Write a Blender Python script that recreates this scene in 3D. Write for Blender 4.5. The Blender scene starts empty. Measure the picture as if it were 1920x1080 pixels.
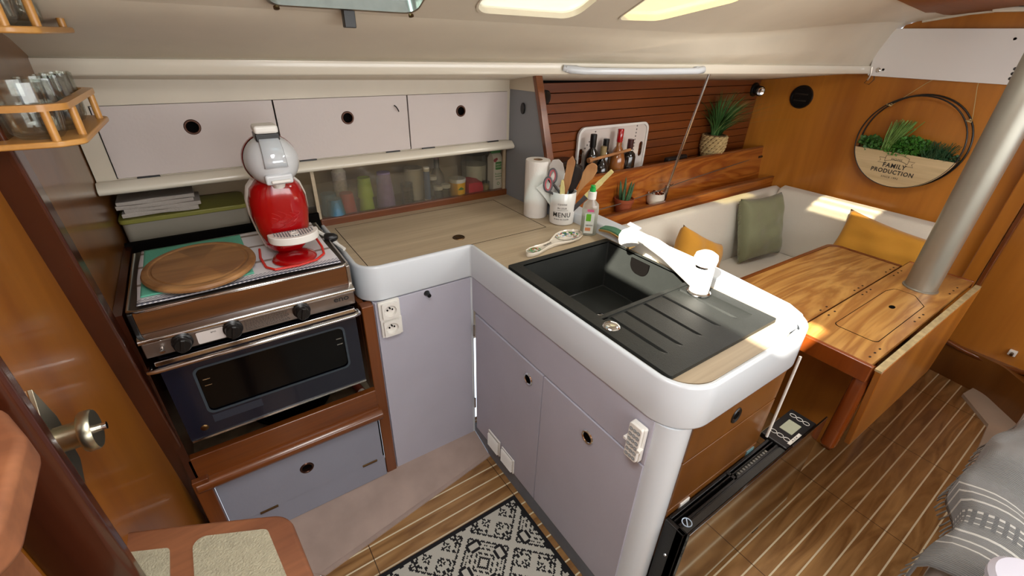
import bpy, bmesh, math, random
from mathutils import Vector, Matrix
from mathutils.geometry import delaunay_2d_cdt
random.seed(7)
PI = math.pi
SC = bpy.context.scene
COL = SC.collection

# ------------------------------------------------------------ camera
CAM = Vector((-.7084, -1.2621, 1.5786))
_p, _y, _r = map(math.radians, (29.083, 35.21, 1.869))
_f = Vector((math.sin(_y)*math.cos(_p), math.cos(_y)*math.cos(_p), -math.sin(_p)))
_rt = Vector((math.cos(_y), -math.sin(_y), 0)); _up = _rt.cross(_f)
_R = _rt*math.cos(_r)+_up*math.sin(_r); _U = -_rt*math.sin(_r)+_up*math.cos(_r)
cd = bpy.data.cameras.new('camera'); cam = bpy.data.objects.new('camera', cd); COL.objects.link(cam)
cd.sensor_width = 36; cd.lens = 833.18/1920*36; cd.clip_start = .02
M = Matrix((_R, _U, -_f)).transposed().to_4x4(); M.translation = CAM
cam.matrix_world = M
SC.camera = cam
SC.view_settings.view_transform = 'Standard'; SC.view_settings.look = 'None'
SC.view_settings.gamma = 1; SC.view_settings.use_curve_mapping = False
SC.view_settings.exposure = -0.08

# ------------------------------------------------------------ world and sun
w = bpy.data.worlds.new('world'); SC.world = w; w.use_nodes = True
bg = w.node_tree.nodes['Background']
bg.inputs[0].default_value = (.80, .88, 1.0, 1); bg.inputs[1].default_value = 2.2
sl = bpy.data.lights.new('sun', 'SUN'); sl.energy = 31; sl.angle = math.radians(.9); sl.color = (1, .93, .80)
so = bpy.data.objects.new('sun', sl); COL.objects.link(so)
so.rotation_euler = Vector((1.25, .45, -1)).to_track_quat('-Z', 'Y').to_euler()

def area(name, loc, to, sx, sy, e, colr=(1, .97, .92)):
    l = bpy.data.lights.new(name, 'AREA'); l.shape = 'RECTANGLE'; l.size = sx; l.size_y = sy; l.energy = e; l.color = colr
    o = bpy.data.objects.new(name, l); COL.objects.link(o); o.location = loc
    o.rotation_euler = (Vector(to)-Vector(loc)).to_track_quat('-Z', 'Y').to_euler()
# added area lamps boosting daylight at the companionway, saloon hatch and starboard side
area('companionway_daylight', (-.58, -1.0, 1.86), (-.45, -.8, 0), .42, .7, 14)
area('saloon_hatch_daylight', (1.05, -.775, 1.78), (1.25, -.6, 0), .27, .32, 10)  # fill lamp added below the made-up hatch to brighten the saloon
area('starboard_daylight', (.5, -2.28, 1.35), (.5, 0, .95), 2.6, .5, 24, (1, .96, .9))  # wide fill lamp added out of view to starboard

# ------------------------------------------------------------ materials
def lin(c):
    if isinstance(c, str): c = [int(c[i:i+2], 16) for i in (0, 2, 4)]
    return tuple(((v/255)/12.92 if v <= 10 else ((v/255+.055)/1.055)**2.4) for v in c)+(1,)
MATS = {}
def base(name):
    m = bpy.data.materials.new(name); m.use_nodes = True; MATS[name] = m
    return m, m.node_tree, m.node_tree.nodes['Principled BSDF']
def N(nt, t, **k):
    n = nt.nodes.new(t)
    for a, b in k.items(): setattr(n, a, b)
    return n
def mat(name, c, rough=.5, metal=0, bump=0, bscale=60, var=0, vscale=6, coat=0, spec=.5, trans=0, emit=0, alpha=1, sheen=0):
    m, nt, b = base(name); c = lin(c)
    b.inputs['Base Color'].default_value = c; b.inputs['Roughness'].default_value = rough
    b.inputs['Metallic'].default_value = metal; b.inputs['Coat Weight'].default_value = coat
    b.inputs['Coat Roughness'].default_value = .08
    b.inputs['Specular IOR Level'].default_value = spec; b.inputs['Sheen Weight'].default_value = sheen
    if trans: b.inputs['Transmission Weight'].default_value = trans
    if alpha < 1: b.inputs['Alpha'].default_value = alpha
    if emit: b.inputs['Emission Color'].default_value = c; b.inputs['Emission Strength'].default_value = emit
    tc = N(nt, 'ShaderNodeTexCoord')
    if var:
        n = N(nt, 'ShaderNodeTexNoise'); n.inputs['Scale'].default_value = vscale; n.inputs['Detail'].default_value = 5
        nt.links.new(tc.outputs['Object'], n.inputs['Vector'])
        r = N(nt, 'ShaderNodeValToRGB'); r.color_ramp.elements[0].position = .3; r.color_ramp.elements[1].position = .7
        r.color_ramp.elements[0].color = tuple(v*(1-var) for v in c[:3])+(1,)
        r.color_ramp.elements[1].color = tuple(min(1, v*(1+var*.6)) for v in c[:3])+(1,)
        nt.links.new(n.outputs['Fac'], r.inputs['Fac']); nt.links.new(r.outputs['Color'], b.inputs['Base Color'])
    if bump:
        n = N(nt, 'ShaderNodeTexNoise'); n.inputs['Scale'].default_value = bscale; n.inputs['Detail'].default_value = 3
        nt.links.new(tc.outputs['Object'], n.inputs['Vector'])
        bp = N(nt, 'ShaderNodeBump'); bp.inputs['Strength'].default_value = bump; bp.inputs['Distance'].default_value = .004
        nt.links.new(n.outputs['Fac'], bp.inputs['Height']); nt.links.new(bp.outputs['Normal'], b.inputs['Normal'])
    return m
def wood(name, c1, c2, axis='x', rough=.35, coat=.3, stretch=9, scale=7, dist=1.2, fine=.35, c3=None, ring=False):
    m, nt, b = base(name); c1 = lin(c1); c2 = lin(c2)
    b.inputs['Roughness'].default_value = rough; b.inputs['Coat Weight'].default_value = coat
    b.inputs['Coat Roughness'].default_value = .12
    tc = N(nt, 'ShaderNodeTexCoord'); mp = N(nt, 'ShaderNodeMapping')
    s = [1, 1, 1]; s['xyz'.index(axis)] = 1/stretch
    mp.inputs['Scale'].default_value = s; nt.links.new(tc.outputs['Object'], mp.inputs['Vector'])
    n1 = N(nt, 'ShaderNodeTexNoise'); n1.inputs['Scale'].default_value = scale; n1.inputs['Detail'].default_value = 6
    n1.inputs['Distortion'].default_value = dist; nt.links.new(mp.outputs['Vector'], n1.inputs['Vector'])
    src = n1.outputs['Fac']
    if ring:
        mu = N(nt, 'ShaderNodeMath', operation='MULTIPLY'); mu.inputs[1].default_value = 9
        nt.links.new(n1.outputs['Fac'], mu.inputs[0])
        fr = N(nt, 'ShaderNodeMath', operation='PINGPONG'); fr.inputs[1].default_value = .5
        nt.links.new(mu.outputs[0], fr.inputs[0])
        m2 = N(nt, 'ShaderNodeMath', operation='MULTIPLY'); m2.inputs[1].default_value = 2
        nt.links.new(fr.outputs[0], m2.inputs[0]); src = m2.outputs[0]
    r = N(nt, 'ShaderNodeValToRGB'); r.color_ramp.elements[0].position = .1 if ring else .32; r.color_ramp.elements[1].position = .9 if ring else .68
    r.color_ramp.elements[0].color = c1; r.color_ramp.elements[1].color = c2
    nt.links.new(src, r.inputs['Fac'])
    n2 = N(nt, 'ShaderNodeTexNoise'); n2.inputs['Scale'].default_value = scale*14; n2.inputs['Detail'].default_value = 4
    mp2 = N(nt, 'ShaderNodeMapping'); s2 = [1, 1, 1]; s2['xyz'.index(axis)] = 1/(stretch*3)
    mp2.inputs['Scale'].default_value = s2; nt.links.new(tc.outputs['Object'], mp2.inputs['Vector'])
    nt.links.new(mp2.outputs['Vector'], n2.inputs['Vector'])
    mr = N(nt, 'ShaderNodeMapRange'); mr.inputs['To Min'].default_value = 1-fine; mr.inputs['To Max'].default_value = 1+fine*.5
    nt.links.new(n2.outputs['Fac'], mr.inputs['Value'])
    mx = N(nt, 'ShaderNodeMix', data_type='RGBA', blend_type='MULTIPLY'); mx.inputs['Factor'].default_value = 1
    nt.links.new(r.outputs['Color'], mx.inputs['A']); nt.links.new(mr.outputs['Result'], mx.inputs['B'])
    nt.links.new(mx.outputs['Result'], b.inputs['Base Color'])
    return m
def glass(name, c, mixv=.15, rough=.03, dirt=0):
    m = bpy.data.materials.new(name); m.use_nodes = True; MATS[name] = m; nt = m.node_tree; nt.nodes.clear()
    out = N(nt, 'ShaderNodeOutputMaterial'); tr = N(nt, 'ShaderNodeBsdfTransparent'); gl = N(nt, 'ShaderNodeBsdfGlossy')
    tr.inputs[0].default_value = lin(c); gl.inputs['Roughness'].default_value = rough
    lw = N(nt, 'ShaderNodeLayerWeight'); lw.inputs[0].default_value = .35
    mr = N(nt, 'ShaderNodeMapRange'); mr.inputs['To Min'].default_value = .03; mr.inputs['To Max'].default_value = mixv*4
    nt.links.new(lw.outputs['Fresnel'], mr.inputs['Value'])
    mx = N(nt, 'ShaderNodeMixShader'); nt.links.new(mr.outputs['Result'], mx.inputs[0])
    nt.links.new(tr.outputs[0], mx.inputs[1]); nt.links.new(gl.outputs[0], mx.inputs[2])
    last = mx.outputs[0]
    if dirt:
        tl = N(nt, 'ShaderNodeBsdfTranslucent'); tl.inputs[0].default_value = (.9, .88, .8, 1)
        df = N(nt, 'ShaderNodeBsdfDiffuse'); df.inputs[0].default_value = (.8, .8, .75, 1)
        a = N(nt, 'ShaderNodeMixShader'); a.inputs[0].default_value = .5
        nt.links.new(tl.outputs[0], a.inputs[1]); nt.links.new(df.outputs[0], a.inputs[2])
        mx2 = N(nt, 'ShaderNodeMixShader'); mx2.inputs[0].default_value = dirt
        nt.links.new(last, mx2.inputs[1]); nt.links.new(a.outputs[0], mx2.inputs[2]); last = mx2.outputs[0]
    nt.links.new(last, out.inputs[0])
    return m

CREAM = mat('cream_paint', 'cdc4b2', .38, var=.05, bump=.1, bscale=25)
BEAMW = mat('beam_paint', 'd8d2c2', .25, coat=.4)
LILAC = mat('lilac_grey_paint', 'b3b2bf', .45, bump=.15, bscale=90, var=.04)
LILACW = mat('warm_grey_paint', 'c4bab6', .42, bump=.1, bscale=90, var=.03)
BLUEG = mat('blue_grey_paint', '8b8e9c', .45, bump=.1, bscale=90, var=.05)
DIVG = mat('divider_grey_paint', '85898f', .4)
KICK = mat('kick_grey_paint', '6f7680', .5, var=.15, vscale=12)
WHITE = mat('white_worktop_paint', 'ced4da', .25, coat=.4, bump=.06, bscale=30)
WHITEP = mat('white_plastic', 'e2e0da', .3, coat=.2)
BEIGE = mat('beige_gelcoat', 'a8948a', .4, var=.15, vscale=9, bump=.3, bscale=12)
BLACK = mat('black_plastic', '0b0b0c', .35)
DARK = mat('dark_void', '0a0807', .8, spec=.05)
SINK = mat('black_composite', '222422', .5, bump=.2, bscale=400, var=.12, vscale=14, spec=.35)
CHROME = mat('chrome', 'd8d8d8', .12, 1)
STEEL = mat('brushed_steel', 'b3aca4', .28, 1, var=.1, vscale=30)
MASTM = mat('anodised_aluminium', '9c998e', .42, .75, var=.06, vscale=8)
NICKEL = mat('satin_nickel', 'b5b09a', .32, 1)
BRASS = mat('aged_brass', '6b5336', .3, 1)
COPPER = mat('dark_copper_ring', '4a3228', .3, .8)
ENAMEL = mat('navy_enamel', '0e1322', .22, coat=.3)
OVENG = mat('oven_black_glass', '030304', .12, spec=.25)
HEATG = mat('black_mirror_glass', '0c0a08', .05, spec=1, coat=1)
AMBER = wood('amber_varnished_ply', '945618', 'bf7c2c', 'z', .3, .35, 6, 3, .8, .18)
CEILW = wood('ceiling_ply', '8a4c16', 'a86824', 'x', .6, .0, 6, 3, .8, .18)
AMBERL = wood('aft_cabin_ply', '7a4310', 'a0641c', 'z', .38, .25, 6, 3, .8, .18)  # darker copy of the amber ply, offsetting the starboard light
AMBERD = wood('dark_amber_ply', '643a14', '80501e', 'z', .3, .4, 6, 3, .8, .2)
SLAT = wood('mahogany_slats', '5e2a0c', '7e4014', 'x', .4, .2, 12, 8, .6, .3)
TEAKF = wood('teak_fiddle', '8a4310', 'a96424', 'x', .3, .4, 10, 6, 1.5, .25, ring=True)
TABLE = wood('table_veneer', '966430', 'b88848', 'x', .35, .3, 5, 3.2, 2.2, .2, ring=True)
MAHOG = wood('mahogany_trim', '5a2a0e', '7a4218', 'x', .28, .5, 10, 10, .5, .3)
MAHOGZ = wood('mahogany_post', '5a2a0c', '7a421a', 'z', .3, .4, 10, 10, .5, .3)
MAHOGD = wood('dark_mahogany_frame', '30140a', '482010', 'z', .25, .6, 10, 10, .5, .25)
REDW = wood('reddish_table_edge', '6a2c0c', '8c4614', 'z', .25, .6, 8, 6, .5, .2)
STOVEW = wood('stove_wood_panel', '44260a', '66390f', 'x', .35, .3, 10, 9, 1, .3)
LAMI = wood('oak_laminate', 'a8957a', 'bfae92', 'x', .5, .05, 14, 9, .8, .25)
LAMIY = wood('oak_laminate_cross', 'a8916f', 'bda786', 'x', .5, .05, 14, 9, .8, .25)
BAMBOO = wood('light_bamboo', 'b07a38', 'c9964f', 'y', .4, .3, 8, 10, .5, .2)
BOARDW = wood('acacia_board', '744a26', 'b08250', 'x', .55, .05, 7, 8, 1.2, .3)
STEPW = wood('worn_teak_step', '6e4028', '96603e', 'x', .55, .05, 5, 6, 1, .35)
UTENW = wood('beech_wood', '94623a', 'b58152', 'z', .6, 0, 8, 12, .5, .2)
OAKD = wood('whitewashed_oak_disc', 'b39c74', 'cbb58c', 'y', .6, 0, 10, 14, .8, .2)
FABRIC = mat('cream_upholstery', 'd0c9bb', .9, bump=.5, bscale=350, sheen=.2, var=.04, vscale=4)
GREENF = mat('sage_cushion_fabric', '77785a', .85, bump=.3, bscale=200, sheen=.2)
MUST = mat('mustard_cushion_fabric', 'bd8420', .85, bump=.3, bscale=200, sheen=.2)
PAPER = mat('white_paper', 'dcd8d2', .9, bump=.2, bscale=300)
CERAM = mat('white_ceramic', 'dcdad6', .15, coat=.5)
RED = mat('red_gloss_plastic', '9c0309', .16, coat=.6)
REDC = mat('red_cord_rubber', 'c8281c', .4)
GREYW = mat('pale_grey_plastic', 'c8cbce', .25, coat=.3)
INK = mat('black_ink', '1c1a18', .7)
GUM = mat('grip_pad', 'a19b84', .9, bump=.8, bscale=250, var=.12, vscale=60)
GLASS = glass('clear_glass', 'fafcfa', .10, dirt=.015)
ACRYL = glass('cloudy_acrylic', 'f6f4ee', .06, .08, dirt=.03)
WINGL = glass('weathered_window', 'c8c8c0', .15, .1, dirt=.5)
WING1 = glass('blue_hatch_glass', 'a6bcc2', .2, .05, dirt=.2)
WING3 = glass('yellowed_window', 'dcd4b0', .1, .1, dirt=.3)
TINT = glass('tinted_hatch_glass', 'd6d2c6', .03, .05)  # dims the sun through the added saloon hatch
HGLASS = glass('dark_tempered_glass', '9a7a54', .2, .03)
PET = glass('clear_bottle_plastic', 'f6faf6', .2, dirt=.35)

def stripes_floor():
    m, nt, b = base('teak_and_holly_vinyl')
    b.inputs['Roughness'].default_value = .32; b.inputs['Coat Weight'].default_value = .15
    tc = N(nt, 'ShaderNodeTexCoord'); sp = N(nt, 'ShaderNodeSeparateXYZ'); nt.links.new(tc.outputs['Object'], sp.inputs[0])
    def math_(op, a, bv=None, cv=None):
        n = N(nt, 'ShaderNodeMath', operation=op)
        for i, v in enumerate((a, bv, cv)):
            if v is None: continue
            if isinstance(v, (int, float)): n.inputs[i].default_value = v
            else: nt.links.new(v, n.inputs[i])
        return n.outputs[0]
    y = math_('ADD', sp.outputs['Y'], .184+100*.0528)
    yd = math_('DIVIDE', y, .0528); fr = math_('FRACT', math_('ADD', yd, .5)); d = math_('ABSOLUTE', math_('SUBTRACT', fr, .5))
    line = math_('LESS_THAN', d, .05)
    x = math_('DIVIDE', math_('ADD', sp.outputs['X'], .02+10*.546), .546); fx = math_('FRACT', math_('ADD', x, .5))
    seam = math_('LESS_THAN', math_('ABSOLUTE', math_('SUBTRACT', fx, .5)), .0025)
    pid = math_('FLOOR', math_('ADD', yd, .0))
    cx = N(nt, 'ShaderNodeCombineXYZ')
    nt.links.new(math_('MULTIPLY', sp.outputs['X'], .16), cx.inputs[0]); nt.links.new(sp.outputs['Y'], cx.inputs[1])
    nt.links.new(math_('MULTIPLY', pid, .37), cx.inputs[2])
    n1 = N(nt, 'ShaderNodeTexNoise'); n1.inputs['Scale'].default_value = 18; n1.inputs['Detail'].default_value = 6; n1.inputs['Distortion'].default_value = 1.6
    nt.links.new(cx.outputs[0], n1.inputs['Vector'])
    r = N(nt, 'ShaderNodeValToRGB'); e = r.color_ramp.elements
    e[0].position = .3; e[0].color = lin('704c28'); e[1].position = .72; e[1].color = lin('a88050')
    nt.links.new(n1.outputs['Fac'], r.inputs['Fac'])
    mx = N(nt, 'ShaderNodeMix', data_type='RGBA'); nt.links.new(line, mx.inputs['Factor'])
    nt.links.new(r.outputs['Color'], mx.inputs['A']); mx.inputs['B'].default_value = lin('d8ccae')
    m2 = N(nt, 'ShaderNodeMix', data_type='RGBA'); nt.links.new(seam, m2.inputs['Factor'])
    nt.links.new(mx.outputs['Result'], m2.inputs['A']); m2.inputs['B'].default_value = lin('3a2614')
    nt.links.new(m2.outputs['Result'], b.inputs['Base Color'])
    return m
FLOORM = stripes_floor()

# ------------------------------------------------------------ mesh helpers
ORI = {}
def _root(o):
    while o.parent: o = o.parent
    return o
class MB:
    def __init__(s): s.bm = bmesh.new()
    def face(s, pts, mi=0):
        f = s.bm.faces.new([s.bm.verts.new(p) for p in pts]); f.material_index = mi; return f
    def box(s, x0, x1, y0, y1, z0, z1, mi=0):
        v = [s.bm.verts.new((x, y, z)) for x in (x0, x1) for y in (y0, y1) for z in (z0, z1)]
        for q in ((0, 1, 3, 2), (4, 6, 7, 5), (0, 4, 5, 1), (2, 3, 7, 6), (0, 2, 6, 4), (1, 5, 7, 3)):
            s.bm.faces.new([v[i] for i in q]).material_index = mi
        return s
    def obox(s, c, ax, ay, az, hx, hy, hz, mi=0):
        c = Vector(c); ax, ay, az = (Vector(a).normalized() for a in (ax, ay, az))
        v = [s.bm.verts.new(c+ax*i*hx+ay*j*hy+az*k*hz) for i in (-1, 1) for j in (-1, 1) for k in (-1, 1)]
        for q in ((0, 1, 3, 2), (4, 6, 7, 5), (0, 4, 5, 1), (2, 3, 7, 6), (0, 2, 6, 4), (1, 5, 7, 3)):
            s.bm.faces.new([v[i] for i in q]).material_index = mi
        return s
    def prism(s, loops, w0, w1, fr='xy', mi=0, capmi=None):
        T = {'xy': lambda u, v, w: (u, v, w), 'xz': lambda u, v, w: (u, w, v), 'yz': lambda u, v, w: (w, u, v)}[fr] if isinstance(fr, str) else fr
        if not isinstance(loops[0][0], (tuple, list, Vector)): loops = [loops]
        a = []; b = []
        for lp in loops:
            la = [s.bm.verts.new(T(u, v, w0)) for u, v in lp]; lb = [s.bm.verts.new(T(u, v, w1)) for u, v in lp]
            n = len(lp)
            for i in range(n): s.bm.faces.new((la[i], la[(i+1) % n], lb[(i+1) % n], lb[i])).material_index = mi
            a += la; b += lb
        if len(loops) == 1:
            s.bm.faces.new(a[::-1]).material_index = mi if capmi is None else capmi
            s.bm.faces.new(b).material_index = mi if capmi is None else capmi
            return s
        s.holes = True
        P2 = [Vector((u, v)) for lp in loops for u, v in lp]; E2 = []; k0 = 0
        for lp in loops:
            n = len(lp); E2 += [(k0+i, k0+(i+1) % n) for i in range(n)]; k0 += n
        vo, eo, fo, ov, oe, of = delaunay_2d_cdt(P2, E2, [], 1, 1e-7)
        def inside(p, lp):
            c_ = False; n = len(lp)
            for i in range(n):
                (x1, y1), (x2, y2) = lp[i], lp[(i+1) % n]
                if (y1 > p.y) != (y2 > p.y) and p.x < (x2-x1)*(p.y-y1)/(y2-y1)+x1: c_ = not c_
            return c_
        tri = []
        for f_ in fo:
            cc = sum((vo[i] for i in f_), Vector((0, 0)))/len(f_)
            if inside(cc, loops[0]) and not any(inside(cc, h_) for h_ in loops[1:]):
                ids = [ov[i][0] for i in f_ if ov[i]]
                if len(set(ids)) == len(f_): tri.append(ids)
        for t in tri:
            for L in (a, b):
                try: s.bm.faces.new([L[i] for i in t]).material_index = mi if capmi is None else capmi
                except ValueError: pass
        return s
    def cyl(s, p0, p1, r0, r1=None, n=20, mi=0, cap=True):
        p0 = Vector(p0); p1 = Vector(p1); r1 = r0 if r1 is None else r1
        d = (p1-p0).normalized(); q = d.to_track_quat('Z', 'Y')
        ra = [s.bm.verts.new(p0+q@Vector((r0*math.cos(2*PI*i/n), r0*math.sin(2*PI*i/n), 0))) for i in range(n)]
        rb = [s.bm.verts.new(p1+q@Vector((r1*math.cos(2*PI*i/n), r1*math.sin(2*PI*i/n), 0))) for i in range(n)]
        for i in range(n): s.bm.faces.new((ra[i], ra[(i+1) % n], rb[(i+1) % n], rb[i])).material_index = mi
        if cap:
            s.bm.faces.new(ra[::-1]).material_index = mi; s.bm.faces.new(rb).material_index = mi
        return s
    def lathe(s, prof, c=(0, 0, 0), d=(0, 0, 1), n=28, sx=1, sy=1, mi=0):
        c = Vector(c); q = Vector(d).to_track_quat('Z', 'Y'); rings = []
        for r, z in prof:
            if r < 1e-5: rings.append([s.bm.verts.new(c+q@Vector((0, 0, z)))])
            else: rings.append([s.bm.verts.new(c+q@Vector((sx*r*math.cos(2*PI*i/n), sy*r*math.sin(2*PI*i/n), z))) for i in range(n)])
        for a, b in zip(rings, rings[1:]):
            for i in range(n):
                j = (i+1) % n
                if len(a) == 1 and len(b) == 1: continue
                if len(a) == 1: f = (a[0], b[i], b[j])
                elif len(b) == 1: f = (a[i], a[j], b[0])
                else: f = (a[i], a[j], b[j], b[i])
                s.bm.faces.new(f).material_index = mi
        return s
    def tube(s, pts, r, n=8, mi=0, rr=None):
        pts = [Vector(p) for p in pts]; rings = []
        up = Vector((0, 0, 1))
        for i, p in enumerate(pts):
            d = (pts[min(i+1, len(pts)-1)]-pts[max(i-1, 0)]).normalized()
            x = d.cross(up)
            if x.length < 1e-3: x = d.cross(Vector((1, 0, 0)))
            x.normalize(); y = x.cross(d).normalized(); up = y
            R = rr[i] if rr else r
            rings.append([s.bm.verts.new(p+(x*math.cos(2*PI*k/n)+y*math.sin(2*PI*k/n))*R) for k in range(n)])
        for a, b in zip(rings, rings[1:]):
            for k in range(n): s.bm.faces.new((a[k], a[(k+1) % n], b[(k+1) % n], b[k])).material_index = mi
        s.bm.faces.new(rings[0][::-1]).material_index = mi; s.bm.faces.new(rings[-1]).material_index = mi
        return s
    def loft(s, rings, cap=True, closed=True, mi=0):
        R = [[s.bm.verts.new(p) for p in r] for r in rings]; n = len(R[0])
        for a, b in zip(R, R[1:]):
            for k in range(n if closed else n-1): s.bm.faces.new((a[k], a[(k+1) % n], b[(k+1) % n], b[k])).material_index = mi
        if cap and closed:
            s.bm.faces.new(R[0][::-1]).material_index = mi; s.bm.faces.new(R[-1]).material_index = mi
        return s
    def grid(s, fn, nu, nv, mi=0):
        V = [[s.bm.verts.new(fn(i/nu, j/nv)) for j in range(nv+1)] for i in range(nu+1)]
        for i in range(nu):
            for j in range(nv): s.bm.faces.new((V[i][j], V[i+1][j], V[i+1][j+1], V[i][j+1])).material_index = mi
        return s
    def xf(s, m):
        bmesh.ops.transform(s.bm, matrix=m, verts=s.bm.verts); return s
    def build(s, name, m, parent=None, bev=0, sub=0, flat=False, kind=None, seg=2, recalc=True, ang=38, solid=0):
        if recalc: bmesh.ops.recalc_face_normals(s.bm, faces=s.bm.faces)
        me = bpy.data.meshes.new(name)
        for mm in (m if isinstance(m, (list, tuple)) else [m]): me.materials.append(mm)
        if not flat:
            for f in s.bm.faces: f.smooth = True
            for e in s.bm.edges:
                if len(e.link_faces) == 2 and e.calc_face_angle(0) > math.radians(ang): e.smooth = False
        if parent: off = ORI[_root(parent).name]
        else:
            vs = [v.co for v in s.bm.verts]
            off = Vector(((min(v.x for v in vs)+max(v.x for v in vs))/2, (min(v.y for v in vs)+max(v.y for v in vs))/2, min(v.z for v in vs)))
        bmesh.ops.translate(s.bm, vec=-off, verts=s.bm.verts)
        s.bm.to_mesh(me); s.bm.free()
        o = bpy.data.objects.new(name, me); COL.objects.link(o)
        if parent: o.parent = parent
        else: o.location = off; ORI[o.name] = off
        if solid:
            md = o.modifiers.new('solid', 'SOLIDIFY'); md.thickness = solid
        if bev and not getattr(s, 'holes', False):
            md = o.modifiers.new('bevel', 'BEVEL'); md.width = bev; md.segments = seg; md.limit_method = 'ANGLE'; md.angle_limit = math.radians(40)
            md.harden_normals = True
        if sub:
            md = o.modifiers.new('sub', 'SUBSURF'); md.levels = sub; md.render_levels = sub
        if kind: o['kind'] = kind
        return o
def tag(o, label=None, cat=None, group=None, kind=None):
    if label: o['label'] = label
    if cat: o['category'] = cat
    if group: o['group'] = group
    if kind: o['kind'] = kind
    return o
def thing(name, label, cat, loc=(0, 0, 0), group=None):
    o = bpy.data.objects.new(name, None); COL.objects.link(o); o.empty_display_size = .02
    o.location = loc; ORI[o.name] = Vector(loc)
    return tag(o, label, cat, group)
def lab(o, label): o['label'] = label; return o
def copy_tree(o, parent=None):
    c = o.copy(); COL.objects.link(c); c.parent = parent
    if not parent: ORI[c.name] = ORI[o.name]
    for ch in list(o.children): copy_tree(ch, c)
    return c
def rpoly(pts, rad, n=6):
    out = []; k = len(pts)
    for i in range(k):
        p = Vector(pts[i]).to_2d(); a = Vector(pts[i-1]).to_2d(); b = Vector(pts[(i+1) % k]).to_2d()
        r = rad[i] if isinstance(rad, (list, tuple)) else rad
        if r <= 0: out.append(tuple(p)); continue
        da = (a-p).normalized(); db = (b-p).normalized(); th = da.angle(db)/2
        t = r/math.tan(th); c = p+(da+db).normalized()*(r/math.sin(th))
        s = p+da*t; e = p+db*t; a0 = math.atan2(*(s-c).yx); a1 = math.atan2(*(e-c).yx); dd = (a1-a0+PI) % (2*PI)-PI
        for j in range(n+1): out.append((c.x+r*math.cos(a0+dd*j/n), c.y+r*math.sin(a0+dd*j/n)))
    return out
def rect(x0, x1, y0, y1, r=0, n=6):
    p = [(x0, y0), (x1, y0), (x1, y1), (x0, y1)]
    return rpoly(p, r, n) if r else p
def circ(x, y, r, n=28, ry=None): return [(x+r*math.cos(2*PI*i/n), y+(ry or r)*math.sin(2*PI*i/n)) for i in range(n)]
def text(s, size, pos, right, up, m, parent, name='lettering', depth=.0004, bend=None, sx=1, spacing=1, bold=0):
    cu = bpy.data.curves.new('t', 'FONT'); cu.body = s; cu.size = size; cu.align_x = 'CENTER'; cu.align_y = 'CENTER'; cu.extrude = depth/2
    cu.resolution_u = 3; cu.offset = bold*size; cu.space_character = spacing
    to = bpy.data.objects.new('t', cu); COL.objects.link(to)
    bpy.context.view_layer.update()
    me = bpy.data.meshes.new_from_object(to.evaluated_get(bpy.context.evaluated_depsgraph_get()))
    bpy.data.objects.remove(to); bpy.data.curves.remove(cu)
    off = ORI[_root(parent).name]; r = Vector(right).normalized(); u = Vector(up).normalized(); nrm = r.cross(u)
    for v in me.vertices:
        x, y, z = v.co.x*sx, v.co.y, v.co.z
        v.co = bend(x, y, z)-off if bend else Vector(pos)+r*x+u*y+nrm*(z+depth/2)-off
    me.materials.clear(); me.materials.append(m)
    o = bpy.data.objects.new(name, me); COL.objects.link(o); o.parent = parent
    return o

def pull(parent, c, ax, r=.019, ring=BRASS, name='finger_pull'):
    """round finger hole: a metal ring with a dark cup, ax = outward normal"""
    c = Vector(c); ax = Vector(ax)
    o = MB().lathe([(r*.72, -.012), (r*.72, .001), (r*.8, .003), (r*.95, .003), (r*1.05, .0), (r*1.0, -.001)], c, ax, 32).build(name, ring, parent)
    MB().lathe([(0, -.013), (r*.74, -.013), (r*.74, -.002), (r*.7, -.002)], c, ax, 24).build('recess', DARK, o)
    return o

# ============================================================ THE SETTING
F = MB().prism([(-1.6, -2.3), (2.40, -2.3), (2.44, -.9), (2.44, .1), (-.0, .1), (-.0, -.127), (-.74, -.245), (-1.6, -.3)], -.03, 0)
fl = F.build('floor', FLOORM, kind='structure')
fl.data.transform(Matrix.Translation(ORI[fl.name])); fl.location = (0, 0, 0)
# beige gelcoat pan rising from the sole to the galley fronts
MB().loft([[(-1.1, -.30, -.004), (-.74, -.245, .002), (0.0, -.127, .002)], [(-1.1, -.02, .045), (-.74, -.02, .042), (0.0, -.02, .035)], [(-1.1, .06, .05), (-.74, .06, .05), (0.0, .06, .05)]], cap=False, closed=False
    ).build('floor_gelcoat_pan', BEIGE, kind='structure')
MB().prism([(-.78, -.2), (-.72, -.252), (.0, -.136), (.0, -.122), (-.73, -.237)], 0, .006).build('trim_1', BEIGE, kind='structure')
# hull side behind the galley and saloon
MB().box(-1.05, 2.46, .66, .68, .0, 1.62).box(.452, .47, .45, .66, 0, 1.5).build('wall_hull_galley', mat('hull_lining_tan', '8d7a60', .6, var=.1), kind='structure')
sw = MB()
for k in range(11):
    z = .93+k*.0445
    sw.box(.47, 2.44, .455, .468, z, z+.0415)
sw.box(.47, 2.44, .468, .48, .9, 1.45, 1)
sw.build('wall_hull_saloon', [SLAT, DARK], kind='structure', bev=.0015)
# forward bulkhead
prof = [(.50, 0), (.50, 1.44), (.10, 1.46), (-.13, 1.53), (-.16, 1.62), (-.215, 1.705), (-.315, 1.742), (-.60, 1.785), (-1.3, 1.82), (-2.32, 1.78), (-2.32, 0)]
MB().prism([(.50, 0), (.50, 1.44), (.10, 1.47), (-.13, 1.53), (-.16, 1.62), (-.215, 1.705), (-.315, 1.742), (-.60, 1.785), (-.9, 1.80), (-.95, 0)], 2.44, 2.48, 'yz').build('wall_forward', AMBER, kind='structure')
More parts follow.
